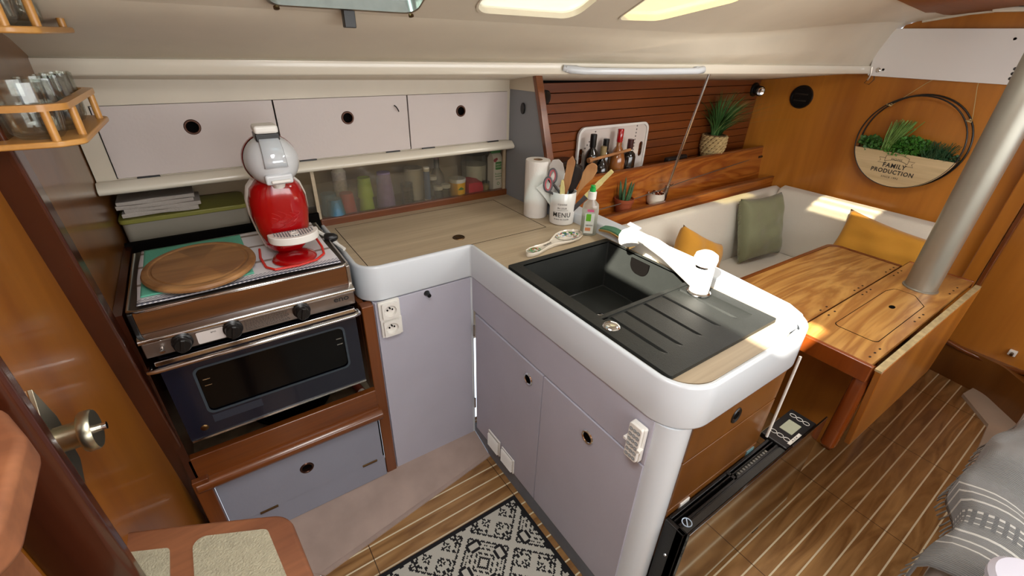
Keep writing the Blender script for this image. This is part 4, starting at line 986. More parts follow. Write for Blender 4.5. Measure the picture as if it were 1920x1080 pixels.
t = thing('sponge', 'curled green and yellow scouring sponge at the back corner of the sink', 'sponge', (.46, -.25, .95))
SG = []
for i in range(13):
    u = i/12; p_ = Vector((.470, -.165, 0)).lerp(Vector((.452, -.335, 0)), u); zc = .956+.016*math.sin(PI*(u*1.0+.05))
    SG.append((p_, zc+.004))
MB().loft([[(p_.x-.014, p_.y, zc), (p_.x-.017, p_.y, zc+.008), (p_.x+.02, p_.y+.004, zc+.010), (p_.x+.02, p_.y+.004, zc+.001)] for p_, zc in SG]).build('foam', mat('sponge_yellow', 'c09a5a', .95, bump=1, bscale=300), t)
MB().loft([[(p_.x-.013, p_.y, zc+.0082), (p_.x-.010, p_.y, zc+.013), (p_.x+.022, p_.y+.004, zc+.015), (p_.x+.022, p_.y+.004, zc+.0095)] for p_, zc in SG]).build('scouring_layer', mat('scourer_green', '4f7f62', .95, bump=1, bscale=300), t)

# ============================================================ SALOON SHELVES
t = thing('saloon_shelf', 'varnished two tier shelf with teak fiddles along the saloon hull side', 'shelf', (1.4, .33, .77))
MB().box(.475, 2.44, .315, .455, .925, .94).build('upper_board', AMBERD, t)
MB().loft([[(x, .318, 1.005), (x, .326, 1.005), (x, .302, .80), (x, .292, .80)] for x in (.475, 1.2, 1.8, 2.44)]).build('upper_fiddle', TEAKF, t)
MB().loft([[(x, .312, 1.000), (x, .318, 1.009), (x, .330, 1.009), (x, .332, 1.0)] for x in (.475, 2.44)]).build('fiddle_cap', MAHOG, t, bev=.002)
MB().box(.566, 2.44, .205, .30, .785, .80).build('lower_board', TEAKF, t)
MB().box(.566, 2.44, .188, .206, .755, .832).build('lower_fiddle', TEAKF, t, bev=.003)
MB().box(.566, 2.44, .186, .208, .828, .836).build('fiddle_cap', MAHOG, t, bev=.003)
cp = thing('retaining_cord', 'thin braided cord strung along the lower saloon shelf', 'cord', (1.5, .27, .87))
pts = [(.60, .235, .845), (1.0, .235, .862), (1.3, .24, .885), (1.6, .27, .90), (2.0, .30, .915), (2.42, .315, .94)]
MB().tube(pts, .0022, 6).build('cord_line', mat('braided_cord', '55504a', .8), cp)
MB().cyl((2.44, .31, .94), (2.40, .31, .94), .008).build('cord_hook', BLACK, cp)
t = thing('support_rod', 'slanted stainless rod from the deck beam down to the lower saloon shelf', 'rod', (1.37, .25, .80))
MB().cyl((1.345, .11, 1.482), (1.385, .25, .86), .0065, n=12).build('rod', CHROME, t)
MB().cyl((1.388, .262, .80), (1.383, .243, .90), .017, .012, n=16).build('deck_fitting', STEEL, t)
MB().tube([(1.385, .24, .915), (1.40, .235, .905), (1.43, .25, .90), (1.47, .27, .895)], .002, 6).build('cable_tie', BLACK, t)

t = thing('serving_tray', 'white serving tray with oval hand holes standing upright behind the bottles', 'tray', (1.1, .40, .95))
TR = rect(.86, 1.375, .945, 1.215, .045, 8)
MB().prism([TR, rpoly([(1.325, 1.03), (1.355, 1.03), (1.355, 1.11), (1.325, 1.11)], .0149, 6), rpoly([(.875, 1.03), (.905, 1.03), (.905, 1.11), (.875, 1.11)], .0149, 6)], .438, .443, 'xz').build('tray_face', mat('glossy_white_tray', 'cfc6c0', .15, coat=.6), t)
MB().prism([TR, rect(.872, 1.363, .957, 1.203, .036, 8)], .430, .438, 'xz').build('rim', CERAM, t, bev=.003)
ln = MB()
for (xa, za, xb, zb) in ((.88, 1.06, .99, 1.20), (1.285, 1.20, 1.28, 1.04)):
    for k in range(9):
        u = k/9; v = u+.05; ln.box(lerp(xa, xb, u)-.003, lerp(xa, xb, u)+.004, .4365, .438, lerp(za, zb, u), lerp(za, zb, v))
ln.build('dashed_print', mat('grey_print', '6f6864', .5), t)

def bottle(x, y, h, r, m, cap, label, neckr=.014, z=.94, shape='bordeaux', lbl=None):
    t = thing('wine_bottle', label, 'bottle', (x, y, z), 'bottles on the saloon shelf')
    sh = {'bordeaux': [(0, 0), (r, 0), (r, h*.58), (r*.85, h*.66), (neckr, h*.74), (neckr, h*.99), (0, h)],
          'round': [(0, 0), (r*.7, 0), (r, h*.16), (r, h*.40), (r*.7, h*.58), (neckr, h*.68), (neckr, h*.99), (0, h)]}[shape]
    MB().lathe(sh, (x, y, z), n=28).build('bottle_body', m, t)
    MB().lathe([(neckr+.001, h*.76), (neckr+.002, h*.78), (neckr+.002, h), (neckr, h*1.01), (0, h*1.01)], (x, y, z), n=24).build('capsule', cap, t)
    if lbl: MB().lathe([(neckr+.0015, h*.70), (neckr+.0018, h*.76)], (x, y, z), n=24).build('neck_label', lbl, t)
    return t
WG = mat('dark_wine_glass', '120d0b', .1, coat=.5)
bottle(.905, .372, .25, .034, WG, BLACK, 'dark bottle with black and silver capsule, leftmost in front of the tray')
bottle(1.02, .395, .215, .032, WG, BLACK, 'dark bottle standing behind the cork topped bottle')
bottle(.965, .355, .19, .036, WG, mat('cork_tan', '8a7850', .5), 'short bulbous bottle with tan cork top, in front of the others', shape='round')
bottle(1.10, .38, .26, .042, mat('amber_liqueur', '8a5224', .15, coat=.5), RED, 'round amber bottle with a red capsule', shape='round')
bottle(1.175, .37, .205, .036, WG, mat('burgundy_capsule', '3d1a1c', .3), 'dark bottle with burgundy capsule and white neck label, on the right', lbl=WHITEP)
t = thing('wooden_mallet', 'light wooden bar lying across the bottle necks', 'wooden bar', (1.0, .33, 1.09))
MB().cyl((.86, .335, 1.078), (1.15, .345, 1.100), .0075, n=12).build('shaft', UTENW, t)
MB().cyl((.85, .335, 1.078), (.872, .335, 1.080), .013, n=16).build('end_knob', UTENW, t)

t = thing('lidded_dish', 'white dish with dark brown lid left of the tray', 'dish', (.66, .39, .94))
MB().prism(rect(.50, .82, .335, .445, .03), .942, 1.035).build('dish_body', CERAM, t, bev=.006)
MB().prism(rect(.49, .83, .33, .45, .035), 1.035, 1.055).prism(rect(.52, .80, .345, .44, .03), 1.055, 1.085).build('lid', mat('dark_brown_lid', '1f120d', .3), t, bev=.008, seg=3)
for nm, x, y, z, lb in (('reading_spotlight', .60, .45, 1.365, 'black round reading spotlight beside the grey partition'), ('reading_spotlight', 2.38, .44, 1.345, 'black spotlight with silver lens in the forward corner above the plant')):
    t = thing(nm, lb, 'light', (x, y, z), 'black reading spotlights')
    MB().lathe([(0, 0), (.042, 0), (.042, .012), (.03, .02), (0, .02)], (x, .456, z), (0, -1, 0), 28).build('base', BLACK, t)
    d = Vector((-.6, -1, -.1)).normalized() if x > 1 else Vector((.3, -1, 0)).normalized()
    MB().lathe([(0, 0), (.026, .0), (.03, .012), (.03, .045), (.026, .048)], Vector((x, .435, z)), d, 24).build('lamp_head', BLACK, t)
    MB().lathe([(0, .046), (.016, .047), (.024, .049), (.026, .046)], Vector((x, .435, z)), d, 24).build('lens', CHROME if x > 1 else BLACK, t)
t = thing('knife_sheath', 'dark flat pouch lying on the upper saloon shelf right of the tray', 'pouch', (1.58, .36, .94))
MB().prism(rpoly([(1.50, .35), (1.68, .36), (1.72, .40), (1.50, .39)], .012), .941, 1.015).build('pouch_body', mat('dark_pouch', '17100e', .6), t, bev=.006)

# potted grass
t = thing('potted_grass', 'tall green grass plant in a woven rope pot on the upper shelf', 'potted plant', (1.96, .385, .94))
PX, PY_ = 1.955, .386
MB().lathe([(0, 0), (.05, 0), (.052, .05), (.058, .07), (.068, .11), (.066, .15), (.060, .17), (.054, .17), (.052, .15), (0, .15)], (PX, PY_, .94), n=40).build('pot_core', mat('seagrass_dark', '5a4426', .9), t)
wv = MB()
for row in range(9):
    z = .955+row*.0175; rr_ = .050+.021*math.sin(min(1, max(0, (row-1.2)/5.5))*PI*.62)
    for k in range(15):
        a = 2*PI*(k+(row % 2)*.5)/15; da = 2*PI/15*.62
        P = [(PX+rr_*math.cos(a+da*s_), PY_+rr_*math.sin(a+da*s_), z+.009*s_) for s_ in (-1, -.5, 0, .5, 1)]
        wv.tube(P, .008, 6, rr=[.003, .0085, .0095, .0085, .003])
wv.build('weave', mat('seagrass_rope', 'b8a070', .85, var=.25, vscale=60), t)
def blades(cx_, cy_, z0, n, hmin, hmax, spread, w_, lean_=(0, 0), seed=1, r0=.03):
    rn = random.Random(seed); mb = MB()
    for _ in range(n):
        a = rn.uniform(0, 2*PI); h_ = rn.uniform(hmin, hmax); s_ = rn.uniform(.1, 1)*spread
        bx, by = cx_+r0*math.cos(a)*rn.random(), cy_+r0*math.sin(a)*rn.random()
        dx, dy = math.cos(a)*s_+lean_[0], math.sin(a)*s_+lean_[1]
        sd = Vector((-math.sin(a+.5), math.cos(a+.5), 0)); prev = None; K = 7
        for i in range(K+1):
            u = i/K; droop = -.35*h_*max(0, s_/spread-.4)*u**3
            p_ = Vector((bx+dx*u**1.8, min(by+dy*u**1.8, .447) if cy_ > .3 else by+dy*u**1.8, z0+h_*u*(1-.12*u)+droop))
            ww = w_*(1-u**2)+.0003
            c_ = (mb.bm.verts.new(p_-sd*ww), mb.bm.verts.new(p_+sd*ww))
            if prev: mb.bm.faces.new((prev[0], prev[1], c_[1], c_[0]))
            prev = c_
    return mb
def leafm(name, a, b_):
    m = mat(name, a, .5, var=.5, vscale=25); return m
blades(PX, PY_, 1.08, 220, .15, .34, .20, .0032, (.02, -.02), 3).build('blades', mat('grass_green', '3f6a34', .5, var=.4, vscale=18), t, recalc=False)
blades(PX, PY_, 1.08, 30, .20, .30, .36, .0026, (.12, -.10), 9).build('drooping_blades', mat('grass_green_light', '6d8a50', .5, var=.3, vscale=18), t, recalc=False)

# small succulent in terracotta pot
t = thing('potted_succulent', 'spiky zebra succulent in small terracotta pot on the lower shelf', 'potted plant', (1.06, .255, .80))
SXp, SYp = 1.06, .255
TC = mat('terracotta', '8a4020', .7, var=.15)
MB().lathe([(0, 0), (.036, 0), (.046, .062), (.050, .062), (.052, .080), (.047, .080), (.045, .07), (0, .07)], (SXp, SYp, .80), n=36).build('pot', TC, t)
for k in range(7):
    a = 2*PI*k/7; h_ = .07+.045*((k*3) % 4)/3; bx, by = SXp+.020*math.cos(a), SYp+.020*math.sin(a)
    MB().lathe([(.007, 0), (.009, h_*.25), (.007, h_*.6), (.004, h_*.85), (0, h_)], (bx, by, .868), (math.cos(a)*.18, math.sin(a)*.18, 1), 8).build('leaf', mat('zebra_green', '3c6240', .5, var=.4, vscale=120) if k == 0 else MATS['zebra_green'], t)
t = thing('candle_pot', 'small white round pot with copper flecked rim on the lower shelf', 'candle pot', (1.36-.02, .25, .80))
MB().lathe([(0, 0), (.034, 0), (.045, .015), (.048, .04), (.044, .066), (.041, .066), (.041, .045), (0, .045)], (1.325, .262, .80), n=36).build('pot', mat('matt_white_pot', 'cdc4b8', .5), t)
cr = MB(); rn = random.Random(2)
for _ in range(26):
    a = rn.uniform(0, 2*PI); r_ = rn.uniform(.0, .038)
    cr.lathe([(0, -.004), (.007, 0), (0, .006)], (1.325+r_*math.cos(a), .262+r_*math.sin(a), .866+rn.uniform(-.006, .004)), (rn.uniform(-1, 1), rn.uniform(-1, 1), 1), 5)
cr.build('copper_flakes', mat('copper_foil', 'a8705a', .2, 1), t, flat=True)

# ============================================================ SETTEE
t = thing('settee', 'cream upholstered L-shaped settee along the hull and forward bulkhead', 'settee', (1.5, -.2, 0))
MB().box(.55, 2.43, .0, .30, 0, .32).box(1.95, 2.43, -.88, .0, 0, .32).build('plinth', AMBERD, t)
def cushion(x0, x1, y0, y1, z0, z1, r, name, m=FABRIC):
    o = MB().box(x0, x1, y0, y1, z0, z1).build(name, m, t, bev=r, seg=5); return o
def rcush(name, corners, rad):
    return None
b1 = MB().loft([[(x, .185, .42), (x, .168, .755), (x, .150, .79), (x, .12, .80), (x, .09, .79), (x, .070, .755), (x, .028, .45), (x, .03, .42)] for x in (.57, .7, 1.2, 1.8, 2.34, 2.37)]).build('side_backrest', FABRIC, t, bev=.012, seg=3, ang=75)
b2_ = MB().loft([[(2.43, y, .42), (2.43, y, .77), (2.40, y, .805), (2.36, y, .815), (2.31, y, .805), (2.285, y, .77), (2.24, y, .47), (2.24, y, .42)] for y in (.075, .05, -.3, -.6, -.80, -.83)]).build('forward_backrest', FABRIC, t, bev=.012, seg=3, ang=75)
MB().box(.57, 2.24, -.46, .05, .32, .435).build('side_seat_cushion', FABRIC, t, bev=.03, seg=4)
MB().box(1.93, 2.245, -.86, -.47, .32, .435).build('forward_seat_cushion', FABRIC, t, bev=.03, seg=4)
MB().box(2.25, 2.41, -.14, -.02, .800, .812).build('folded_edge', FABRIC, t, bev=.004) if False else None

def pillow(name, label, cat, c, right, up, w_, h_, th, m, seed=0, fringe=False, group=None):
    c = Vector(c); r = Vector(right).normalized(); u = Vector(up).normalized(); u = (u-r*u.dot(r)).normalized(); n = r.cross(u)
    rn = random.Random(seed); ph = [rn.uniform(0, 6) for _ in range(8)]
    t = thing(name, label, cat, tuple(c-Vector((0, 0, h_/2))), group)
    mb = MB(); K = 26
    for sgn in (1, -1):
        V = [[None]*(K+1) for _ in range(K+1)]
        for i in range(K+1):
            for j in range(K+1):
                a = 2*i/K-1; b_ = 2*j/K-1
                pinch = 1-.09*(1-abs(a)**2)*(abs(b_)**4) ; pinch2 = 1-.09*(1-abs(b_)**2)*(abs(a)**4)
                hh = th/2*((1-a**4)*(1-b_**4))**.45
                wr = .006*math.sin(7*a+3*b_+ph[0])+.004*math.sin(11*b_-4*a+ph[1])
                hh = hh*(1+0)+wr*(1-abs(a)**4)*(1-abs(b_)**4)
                V[i][j] = mb.bm.verts.new(c+r*(a*w_/2*pinch2)+u*(b_*h_/2*pinch)+n*(sgn*hh))
        for i in range(K):
            for j in range(K): mb.bm.faces.new((V[i][j], V[i+1][j], V[i+1][j+1], V[i][j+1]))
    bmesh.ops.remove_doubles(mb.bm, verts=mb.bm.verts, dist=.0004)
    mb.build('cover', m, t, ang=120)
    if fringe:
        fm = MB()
        for s_ in (-1, 1):
            for k in range(40):
                b_ = -1+2*k/39; p_ = c+r*(s_*w_/2*.98)+u*(b_*h_/2*.95); q_ = p_+r*(s_*.018)+Vector((0, 0, -.008+rn.uniform(-.006, .004)))
                fm.tube([p_, q_], .0016, 4)
        tag(fm.build('fringe', m, t), kind='stuff')
    return t
# leaning against the hull-side backrest
pillow('throw_pillow', 'sage green fringed throw pillow leaning on the cream backrest', 'pillow', (1.985, -.035, .635), (1, -.12, 0), (-.05, .30, 1), .37, .38, .12, GREENF, 2, True, 'throw pillows on the settee')
pillow('throw_pillow', 'mustard throw pillow tipped behind the sink faucet', 'pillow', (1.27, -.10, .57), (1, -.15, -.5), (.5, .30, 1), .36, .36, .13, MUST, 5, False, 'throw pillows on the settee')
pillow('throw_pillow', 'mustard throw pillow behind the far end of the table beside the mast', 'pillow', (2.18, -.60, .62), (-.05, -1, -.10), (.22, .0, 1), .50, .34, .13, MUST, 8, False, 'throw pillows on the settee')

# ============================================================ TABLE
t = thing('saloon_table', 'varnished folding saloon table with drop leaf and centre locker around the mast', 'table', (1.42, -.8, 0))
TZ = .70
leaf = rpoly([(.90, -.757), (1.885, -.757), (1.885, -.46), (.90, -.43)], [0, 0, .05, .04], 8)
MB().prism([leaf], TZ-.022, TZ).build('raised_leaf', TABLE, t, bev=.002)
lf2 = rpoly([(.885, -.757), (1.9, -.757), (1.9, -.445), (.885, -.415)], [0, 0, .06, .05], 8)
MB().prism([lf2, rpoly([(.90, -.7565), (1.885, -.7565), (1.885, -.46), (.90, -.43)], [0, 0, .05, .04], 8)], TZ-.024, TZ+.004).build('leaf_edging', MAHOG, t, bev=.003)
mast_hole = circ(1.705, -.885, .058, 32)
ctr_ = MB().prism([rect(.905, 1.985, -.995, -.760), mast_hole], TZ-.022, TZ).build('centre_board', TABLE, t, bev=.0015)
MB().box(.885, .905, -1.005, -.757, TZ-.06, TZ+.003).build('end_edging', REDW, t, bev=.003)
MB().box(1.985, 1.999, -.998, -.757, TZ-.03, TZ+.003).build('end_edging', REDW, t, bev=.003)
gp = MB()
q = rpoly([(1.06, -.955), (1.52, -.955), (1.60, -.90), (1.60, -.83), (1.54, -.815), (1.06, -.815)], [.02, 0, .02, .02, 0, .02], 5)
def scale_poly(q, d):
    cxm = sum(p[0] for p in q)/len(q); cym = sum(p[1] for p in q)/len(q)
    return [(p[0]-math.copysign(d, p[0]-cxm), p[1]-math.copysign(d, p[1]-cym)) for p in q]
ld = MB().prism([scale_poly(q, .001)], TZ, TZ+.0008).build('locker_lid', TABLE, t)
MB().prism([q, scale_poly(q, .0022)], TZ, TZ+.0011).build('lid_gap', DARK, ld)
MB().prism(circ(1.40, -.885, .017, 20, .010), TZ+.0005, TZ+.0018).build('finger_hole', DARK, ld)
DPL = mat('dark_plug', '2a160a', .6)
for x in (1.12, 1.17, 1.42, 1.46, 1.50, 1.75, 1.80, 1.84):
    for dy_ in (-.018, .016): MB().prism(circ(x+dy_*.3, -.758+dy_, .006, 10, .0035), TZ+.0002, TZ+.0009).build('screw_plug', DPL, t)
for x in (.95, .99, 1.03, 1.35, 1.40, 1.44, 1.75, 1.80, 1.85): MB().prism(circ(x, -.975+.006*(x % .1), .006, 10, .0035), TZ+.0002, TZ+.0009).build('screw_plug', DPL, t)
MB().box(.905, 1.985, -.7605, -.7565, TZ-.02, TZ-.002).build('leaf_gap', DARK, t)
# hanging leaf on the companionway side
MB().prism(rpoly([(1.02, .292), (1.91, .255), (1.99, .685), (.905, .690)], [.01, .04, .01, .01], 5), -1.030, -1.010, 'xz').build('drop_leaf', AMBER, t, bev=.003)
MB().box(.905, 1.985, -1.028, -1.008, .6855, .693).build('drop_leaf_edge', mat('pale_end_grain', 'a8946c', .6, var=.3, vscale=40), t)
MB().box(.925, .975, -1.008, -.960, .295, .675).build('corner_leg', REDW, t, bev=.016, seg=3)
MB().box(1.31, 1.335, -.93, -.50, .0, .678).build('end_panel', AMBER, t, bev=.003)
MB().box(1.86, 1.9, -.93, -.50, 0, .678).build('end_panel', AMBER, t, bev=.003)
MB().box(1.335, 1.86, -.93, -.915, .0, .678).build('locker_side', AMBERD, t)
MB().box(1.335, 1.86, -.515, -.50, .0, .678).build('locker_side', AMBERD, t)
MB().box(1.298, 1.345, -.945, -.905, .0, .678).build('end_stile', REDW, t, bev=.008)

# ============================================================ MAST
t = thing('mast_post', 'thick grey aluminium mast support rising through the saloon table', 'mast post', (1.705, -.885, .0))
MB().cyl((1.705, -.885, .02), (1.705, -.885, 1.80), .0555, n=48).build('mast_tube', MASTM, t)
MB().lathe([(.056, 0), (.062, 0), (.062, .004), (.056, .006)], (1.705, -.885, .701), n=40).build('collar', MASTM, t)

# ============================================================ FORWARD BULKHEAD THINGS
t = thing('air_vent', 'round black vent with two slats high on the amber bulkhead', 'vent', (2.44, .176, 1.26))
MB().lathe([(.0, .004), (.052, .004), (.054, .010), (.064, .010), (.067, .0)], (2.44, .176, 1.327), (-1, 0, 0), 40).build('vent_ring', BLACK, t)
for z in (1.345, 1.308): MB().obox((2.432, .176, z), (0, 1, 0), (1, 0, .5), (0, 0, 1), .036, .003, .004).build('slat', mat('vent_slat', '26221e', .4) if z > 1.33 else MATS['vent_slat'], t)
t = thing('white_panel', 'flat white rectangular panel screwed high on the forward bulkhead', 'panel', (2.41, -.43, 1.46))
MB().prism(rect(-.735, -.135, 1.467, 1.690, .012), 2.418, 2.424, 'yz').build('panel_sheet', mat('white_panel_gloss', 'e0dedc', .22, coat=.5), t, bev=.0015)
MB().lathe([(0, .008), (.008, .008), (.012, .004), (.012, 0)], (2.418, -.178, 1.497), (-1, 0, 0), 20).build('screw_cap', CHROME, t)
for k in range(3): MB().lathe([(0, .002), (.006, .002), (.007, 0)], (2.418, -.700-.0*k, 1.493+k*.020), (-1, 0, 0), 12).build('rivet', BLACK, t)
MB().cyl((2.418, -.2, 1.5), (2.44, -.2, 1.5), .006).cyl((2.418, -.65, 1.65), (2.44, -.65, 1.65), .006).build('standoffs', STEEL, t)
t = thing('rigging_clip', 'small steel shackle hanging where the deck beam meets the bulkhead', 'shackle', (2.42, -.14, 1.43))
MB().tube([(2.42, -.145, 1.51), (2.42, -.150, 1.48), (2.42, -.150, 1.46), (2.42, -.145, 1.445)], .005, 8).build('clip_body', STEEL, t)
MB().tube([(2.42, -.15, 1.455), (2.42, -.135, 1.43), (2.42, -.16, 1.425), (2.42, -.175, 1.45), (2.42, -.165, 1.48), (2.42, -.145, 1.50)], .0018, 6).build('cord', BLACK, t)
t = thing('light_fitting', 'cream strip light at the top right on the bulkhead ceiling edge', 'light', (2.42, -.62, 1.75))
MB().box(2.38, 2.43, -.80, -.535, 1.752, 1.772).build('diffuser', BEAMW, t, bev=.006)
MB().box(2.36, 2.40, -.78, -.62, 1.772, 1.785).build('bracket', BLACK, t)

# round wall sign with herbs
t = thing('hanging_planter_sign', 'round wire hoop planter with herbs reading FAMILY PRODUCTION on the bulkhead', 'wall planter', (2.41, -.45, .94))
QY, QZ, QR = -.452, 1.168, .232
def ring(x, r, th, yo=0, zo=0): return [(x, QY+yo+r*math.cos(a), QZ+zo+r*math.sin(a)) for a in [2*PI*i/64 for i in range(65)]]
MB().tube(ring(2.425, QR, .004), .0042, 8).build('hoop', BLACK, t)
MB().tube(ring(2.365, QR*.985, .004, .004, .0), .0036, 8).build('hoop', BLACK, t)
zc = -.055
arc = [(QY+(QR-.003)*math.cos(a), QZ+(QR-.003)*math.sin(a)) for a in [PI+math.asin(-zc/QR)*1+i*(PI-2*math.asin(-zc/QR))/40 for i in range(41)]]
MB().prism([arc], 2.362, 2.370, 'yz').build('front_disc', OAKD, t)
MB().prism([arc], 2.424, 2.430, 'yz').build('back_disc', OAKD, t)
MB().loft([[(x, p[0], p[1]) for p in arc] for x in (2.368, 2.426)], cap=False, closed=False).build('trough', BLACK, t)
FXs = 2.3615
YR = (0, -1, 0)
text('FAMILY', .032, (FXs, QY+.012, QZ-.122), YR, (0, 0, 1), INK, t, 'main_lettering', sx=.9, spacing=1.15, bold=.025)
text('PRODUCTION', .030, (FXs, QY+.012, QZ-.153), YR, (0, 0, 1), INK, t, 'main_lettering', sx=.9, spacing=1.15, bold=.025)
text('SINCE 1992', .014, (FXs, QY+.012, QZ-.182), YR, (0, 0, 1), INK, t, 'small_lettering', spacing=1.15)
text('HOME', .016, (FXs, QY+.012, QZ-.088), YR, (0, 0, 1), INK, t, 'small_lettering', spacing=1.2)
bn = MB()
def rib(pts, w_=.0012):
    bn.tube([(FXs-.0003, QY+.012-a, QZ+b_) for a, b_ in pts], w_/1.4, 5)
rib([(-.052+.104*i/10, -.088-.014+.010*math.sin(PI*i/10)*1.2) for i in range(11)]); rib([(-.052+.104*i/10, -.074+.010*math.sin(PI*i/10)*1.2) for i in range(11)])
for s_ in (-1, 1):
    rib([(s_*.052, -.074), (s_*.052, -.102)]); rib([(s_*.046, -.100), (s_*.046, -.112), (s_*.080, -.112), (s_*.070, -.100), (s_*.080, -.086), (s_*.052, -.086)])
bn.build('banner', INK, t)
# strings
MB().tube([(2.425, QY+.15, QZ+.17), (2.428, QY+.05, QZ+.28), (2.43, QY-.02, QZ+.34)], .0016, 5).build('string', mat('jute_string', 'b09a6a', .9), t)
MB().tube([(2.425, QY-.19, QZ+.14), (2.428, QY-.15, QZ+.28), (2.43, QY-.14, QZ+.34)], .0016, 5).build('string', MATS['jute_string'], t)
for yy, zz in ((QY+.15, QZ+.17), (QY-.19, QZ+.135)): MB().tube([(2.372, yy, zz), (2.36, yy+.006, zz+.004), (2.39, yy-.006, zz-.004), (2.425, yy, zz), (2.40, yy+.004, zz+.008), (2.372, yy, zz)], .003, 6).build('knot', MATS['jute_string'], t)
def leafcloud(cx_, cy_, cz_, rx, ry, rz, n, sz, seed):
    rn = random.Random(seed); mb = MB()
    for _ in range(n):
        d = Vector((rn.gauss(0, 1), rn.gauss(0, 1), rn.gauss(0, 1))).normalized()*rn.uniform(.4, 1)**.6
        p_ = Vector((cx_+d.x*rx, cy_+d.y*ry, cz_+d.z*rz)); a = Vector((rn.gauss(0, 1), rn.gauss(0, 1), rn.gauss(.3, 1))).normalized()
        b_ = a.cross(Vector((rn.gauss(0, 1), rn.gauss(0, 1), rn.gauss(0, 1)))).normalized(); s_ = sz*rn.uniform(.6, 1.3)
        mb.face([p_, p_+a*s_*.5+b_*s_*.4, p_+a*s_, p_+a*s_*.5-b_*s_*.4])
    return mb
zt_ = QZ+zc
LG = mat('parsley_green', '3f7a26', .55, var=.4, vscale=40); LD = mat('dark_herb_green', '2a5230', .55, var=.4, vscale=40); LY = mat('basil_green', '3d6c2c', .5, var=.5, vscale=60); CH = mat('chive_green', '6f9448', .55, var=.3, vscale=30)
leafcloud(2.39, QY+.165, zt_+.026, .035, .058, .034, 520, .018, 1).build('round_leaf_herb', LY, t, recalc=False, flat=True)
leafcloud(2.39, QY-.015, zt_+.042, .042, .095, .045, 1400, .015, 2).build('parsley', LG, t, recalc=False, flat=True)
leafcloud(2.36, QY+.03, zt_+.004, .012, .075, .012, 110, .012, 6).build('trailing_parsley', LG, t, recalc=False, flat=True)
ch = MB(); rn = random.Random(4)
for _ in range(90):
    b0 = Vector((2.39+rn.uniform(-.02, .02), QY+.085+rn.uniform(-.02, .02), zt_+.0)); tip = b0+Vector((rn.uniform(-.03, .02), -.045+rn.uniform(-.045, .045), rn.uniform(.12, .165)))
    ch.tube([b0, (b0+tip)/2+Vector((0, .004, 0)), tip], .0018, 4)
ch.build('chives', CH, t)
fn = MB()
for _ in range(170):
    b0 = Vector((2.39+rn.uniform(-.03, .03), QY-.13+rn.uniform(-.045, .05), zt_)); tip = b0+Vector((rn.uniform(-.05, .03), rn.uniform(-.05, .04), rn.uniform(.03, .085)))
    fn.tube([b0, tip], .0012, 4)
fn.build('dark_fern', LD, t)
leafcloud(2.39, QY-.18, zt_+.012, .028, .045, .020, 260, .014, 9).build('small_leaf_herb', LD, t, recalc=False, flat=True)

# handrail on the beam
t = thing('grab_rail', 'white rounded grab rail screwed to the deck beam', 'grab rail', (.8, .04, 1.49))
hr = []
xa, xb = .455, 1.155
for x, dy_, dz_ in ((xa, -.014, .006), (xa+.02, -.030, .002), (xa+.07, -.045, -.002), ((xa+xb)/2, -.05, -.004), (xb-.07, -.045, -.002), (xb-.02, -.030, .002), (xb, -.014, .006)):
    hr.append((x, yb(x)+dy_, 1.492+dz_))
MB().tube(hr, .011, 12, rr=[.011, .014, .0125, .012, .0125, .014, .011]).build('rail_bar', WHITE, t)
for x in (xa+.03, xb-.03): MB().box(x-.03, x+.03, yb(x)-.03, yb(x)-.010, 1.484, 1.507).build('rail_foot', WHITE, t, bev=.006)

# ============================================================ HEATER
t = thing('panel_heater', 'slim black convector heater with dark glass front standing on the floor', 'heater', (.45, -.93, 0))
HB = mat('heater_black', '101011', .35, bump=.2, bscale=300); HGR = mat('heater_grey', '35332f', .6, bump=.4, bscale=300)
hz = .455
MB().box(.085, .80, -.955, -.93, .03, hz).box(.085, .10, -.955, -.895, .03, hz).box(.78, .80, -.955, -.895, .03, hz).box(.10, .78, -.905, -.895, .03, hz).build('casing', HB, t, bev=.003)
MB().box(.10, .60, -.932, -.926, hz-.01, hz+.002).box(.10, .60, -.915, -.912, hz-.008, hz+.002).box(.36, .372, -.93, -.90, hz-.008, hz+.002).build('top_grille_bars', HB, t)
MB().box(.10, .62, -.955, -.938, hz-.002, hz+.0015).build('dusty_edge', HGR, t)
MB().box(.10, .70, -.93, -.905, .25, .42).build('element', DARK, t)
sl_ = MB()
for k in range(12): sl_.box(.40+.014*k, .407+.014*k, -.924, -.914, hz-.02, hz-.010)
sl_.build('heating_coils', mat('coil_grey', '8f8a82', .5), t)
ctl = MB().prism([(.60, -.958), (.80, -.958), (.80, -.872), (.60, -.872)], hz-.012, hz+.010).build('control_box', HB, t, bev=.004)
HT = hz+.0105
MB().prism(rect(.672, .738, -.936, -.895, .002), HT-.001, HT+.0008).build('lcd_screen', mat('lcd_grey', '9a9c88', .3), ctl)
bt_ = MB()
for x in (.640, .768):
    for k in range(3): bt_.prism([circ(x, -.893-.022*k, .009, 20, .0105), circ(x, -.893-.022*k, .0078, 20, .0092)], HT-.001, HT+.0008)
bt_.build('button_outlines', WHITEP, ctl)
MB().prism(rect(.625, .70, -.9555, -.9455), HT-.001, HT+.001).build('sticker', WHITEP, ctl)
text('10 . 12 . 08', .007, (.6625, -.9505, HT+.0012), (1, 0, 0), (0, 1, 0), INK, ctl, 'sticker_lettering')
MB().prism([circ(.125, -.935, .014), circ(.125, -.935, .0115)], hz+.001, hz+.003).obox((.125, -.935, hz+.002), (1, 1, 0), (1, -1, 0), (0, 0, 1), .011, .0015, .0008).build('warning_symbol', mat('pale_blue_print', 'b8cbe0', .4), t)
MB().box(.085, .85, -.968, -.962, .035, hz+.022).build('glass_front', HEATG, t, bev=.001)
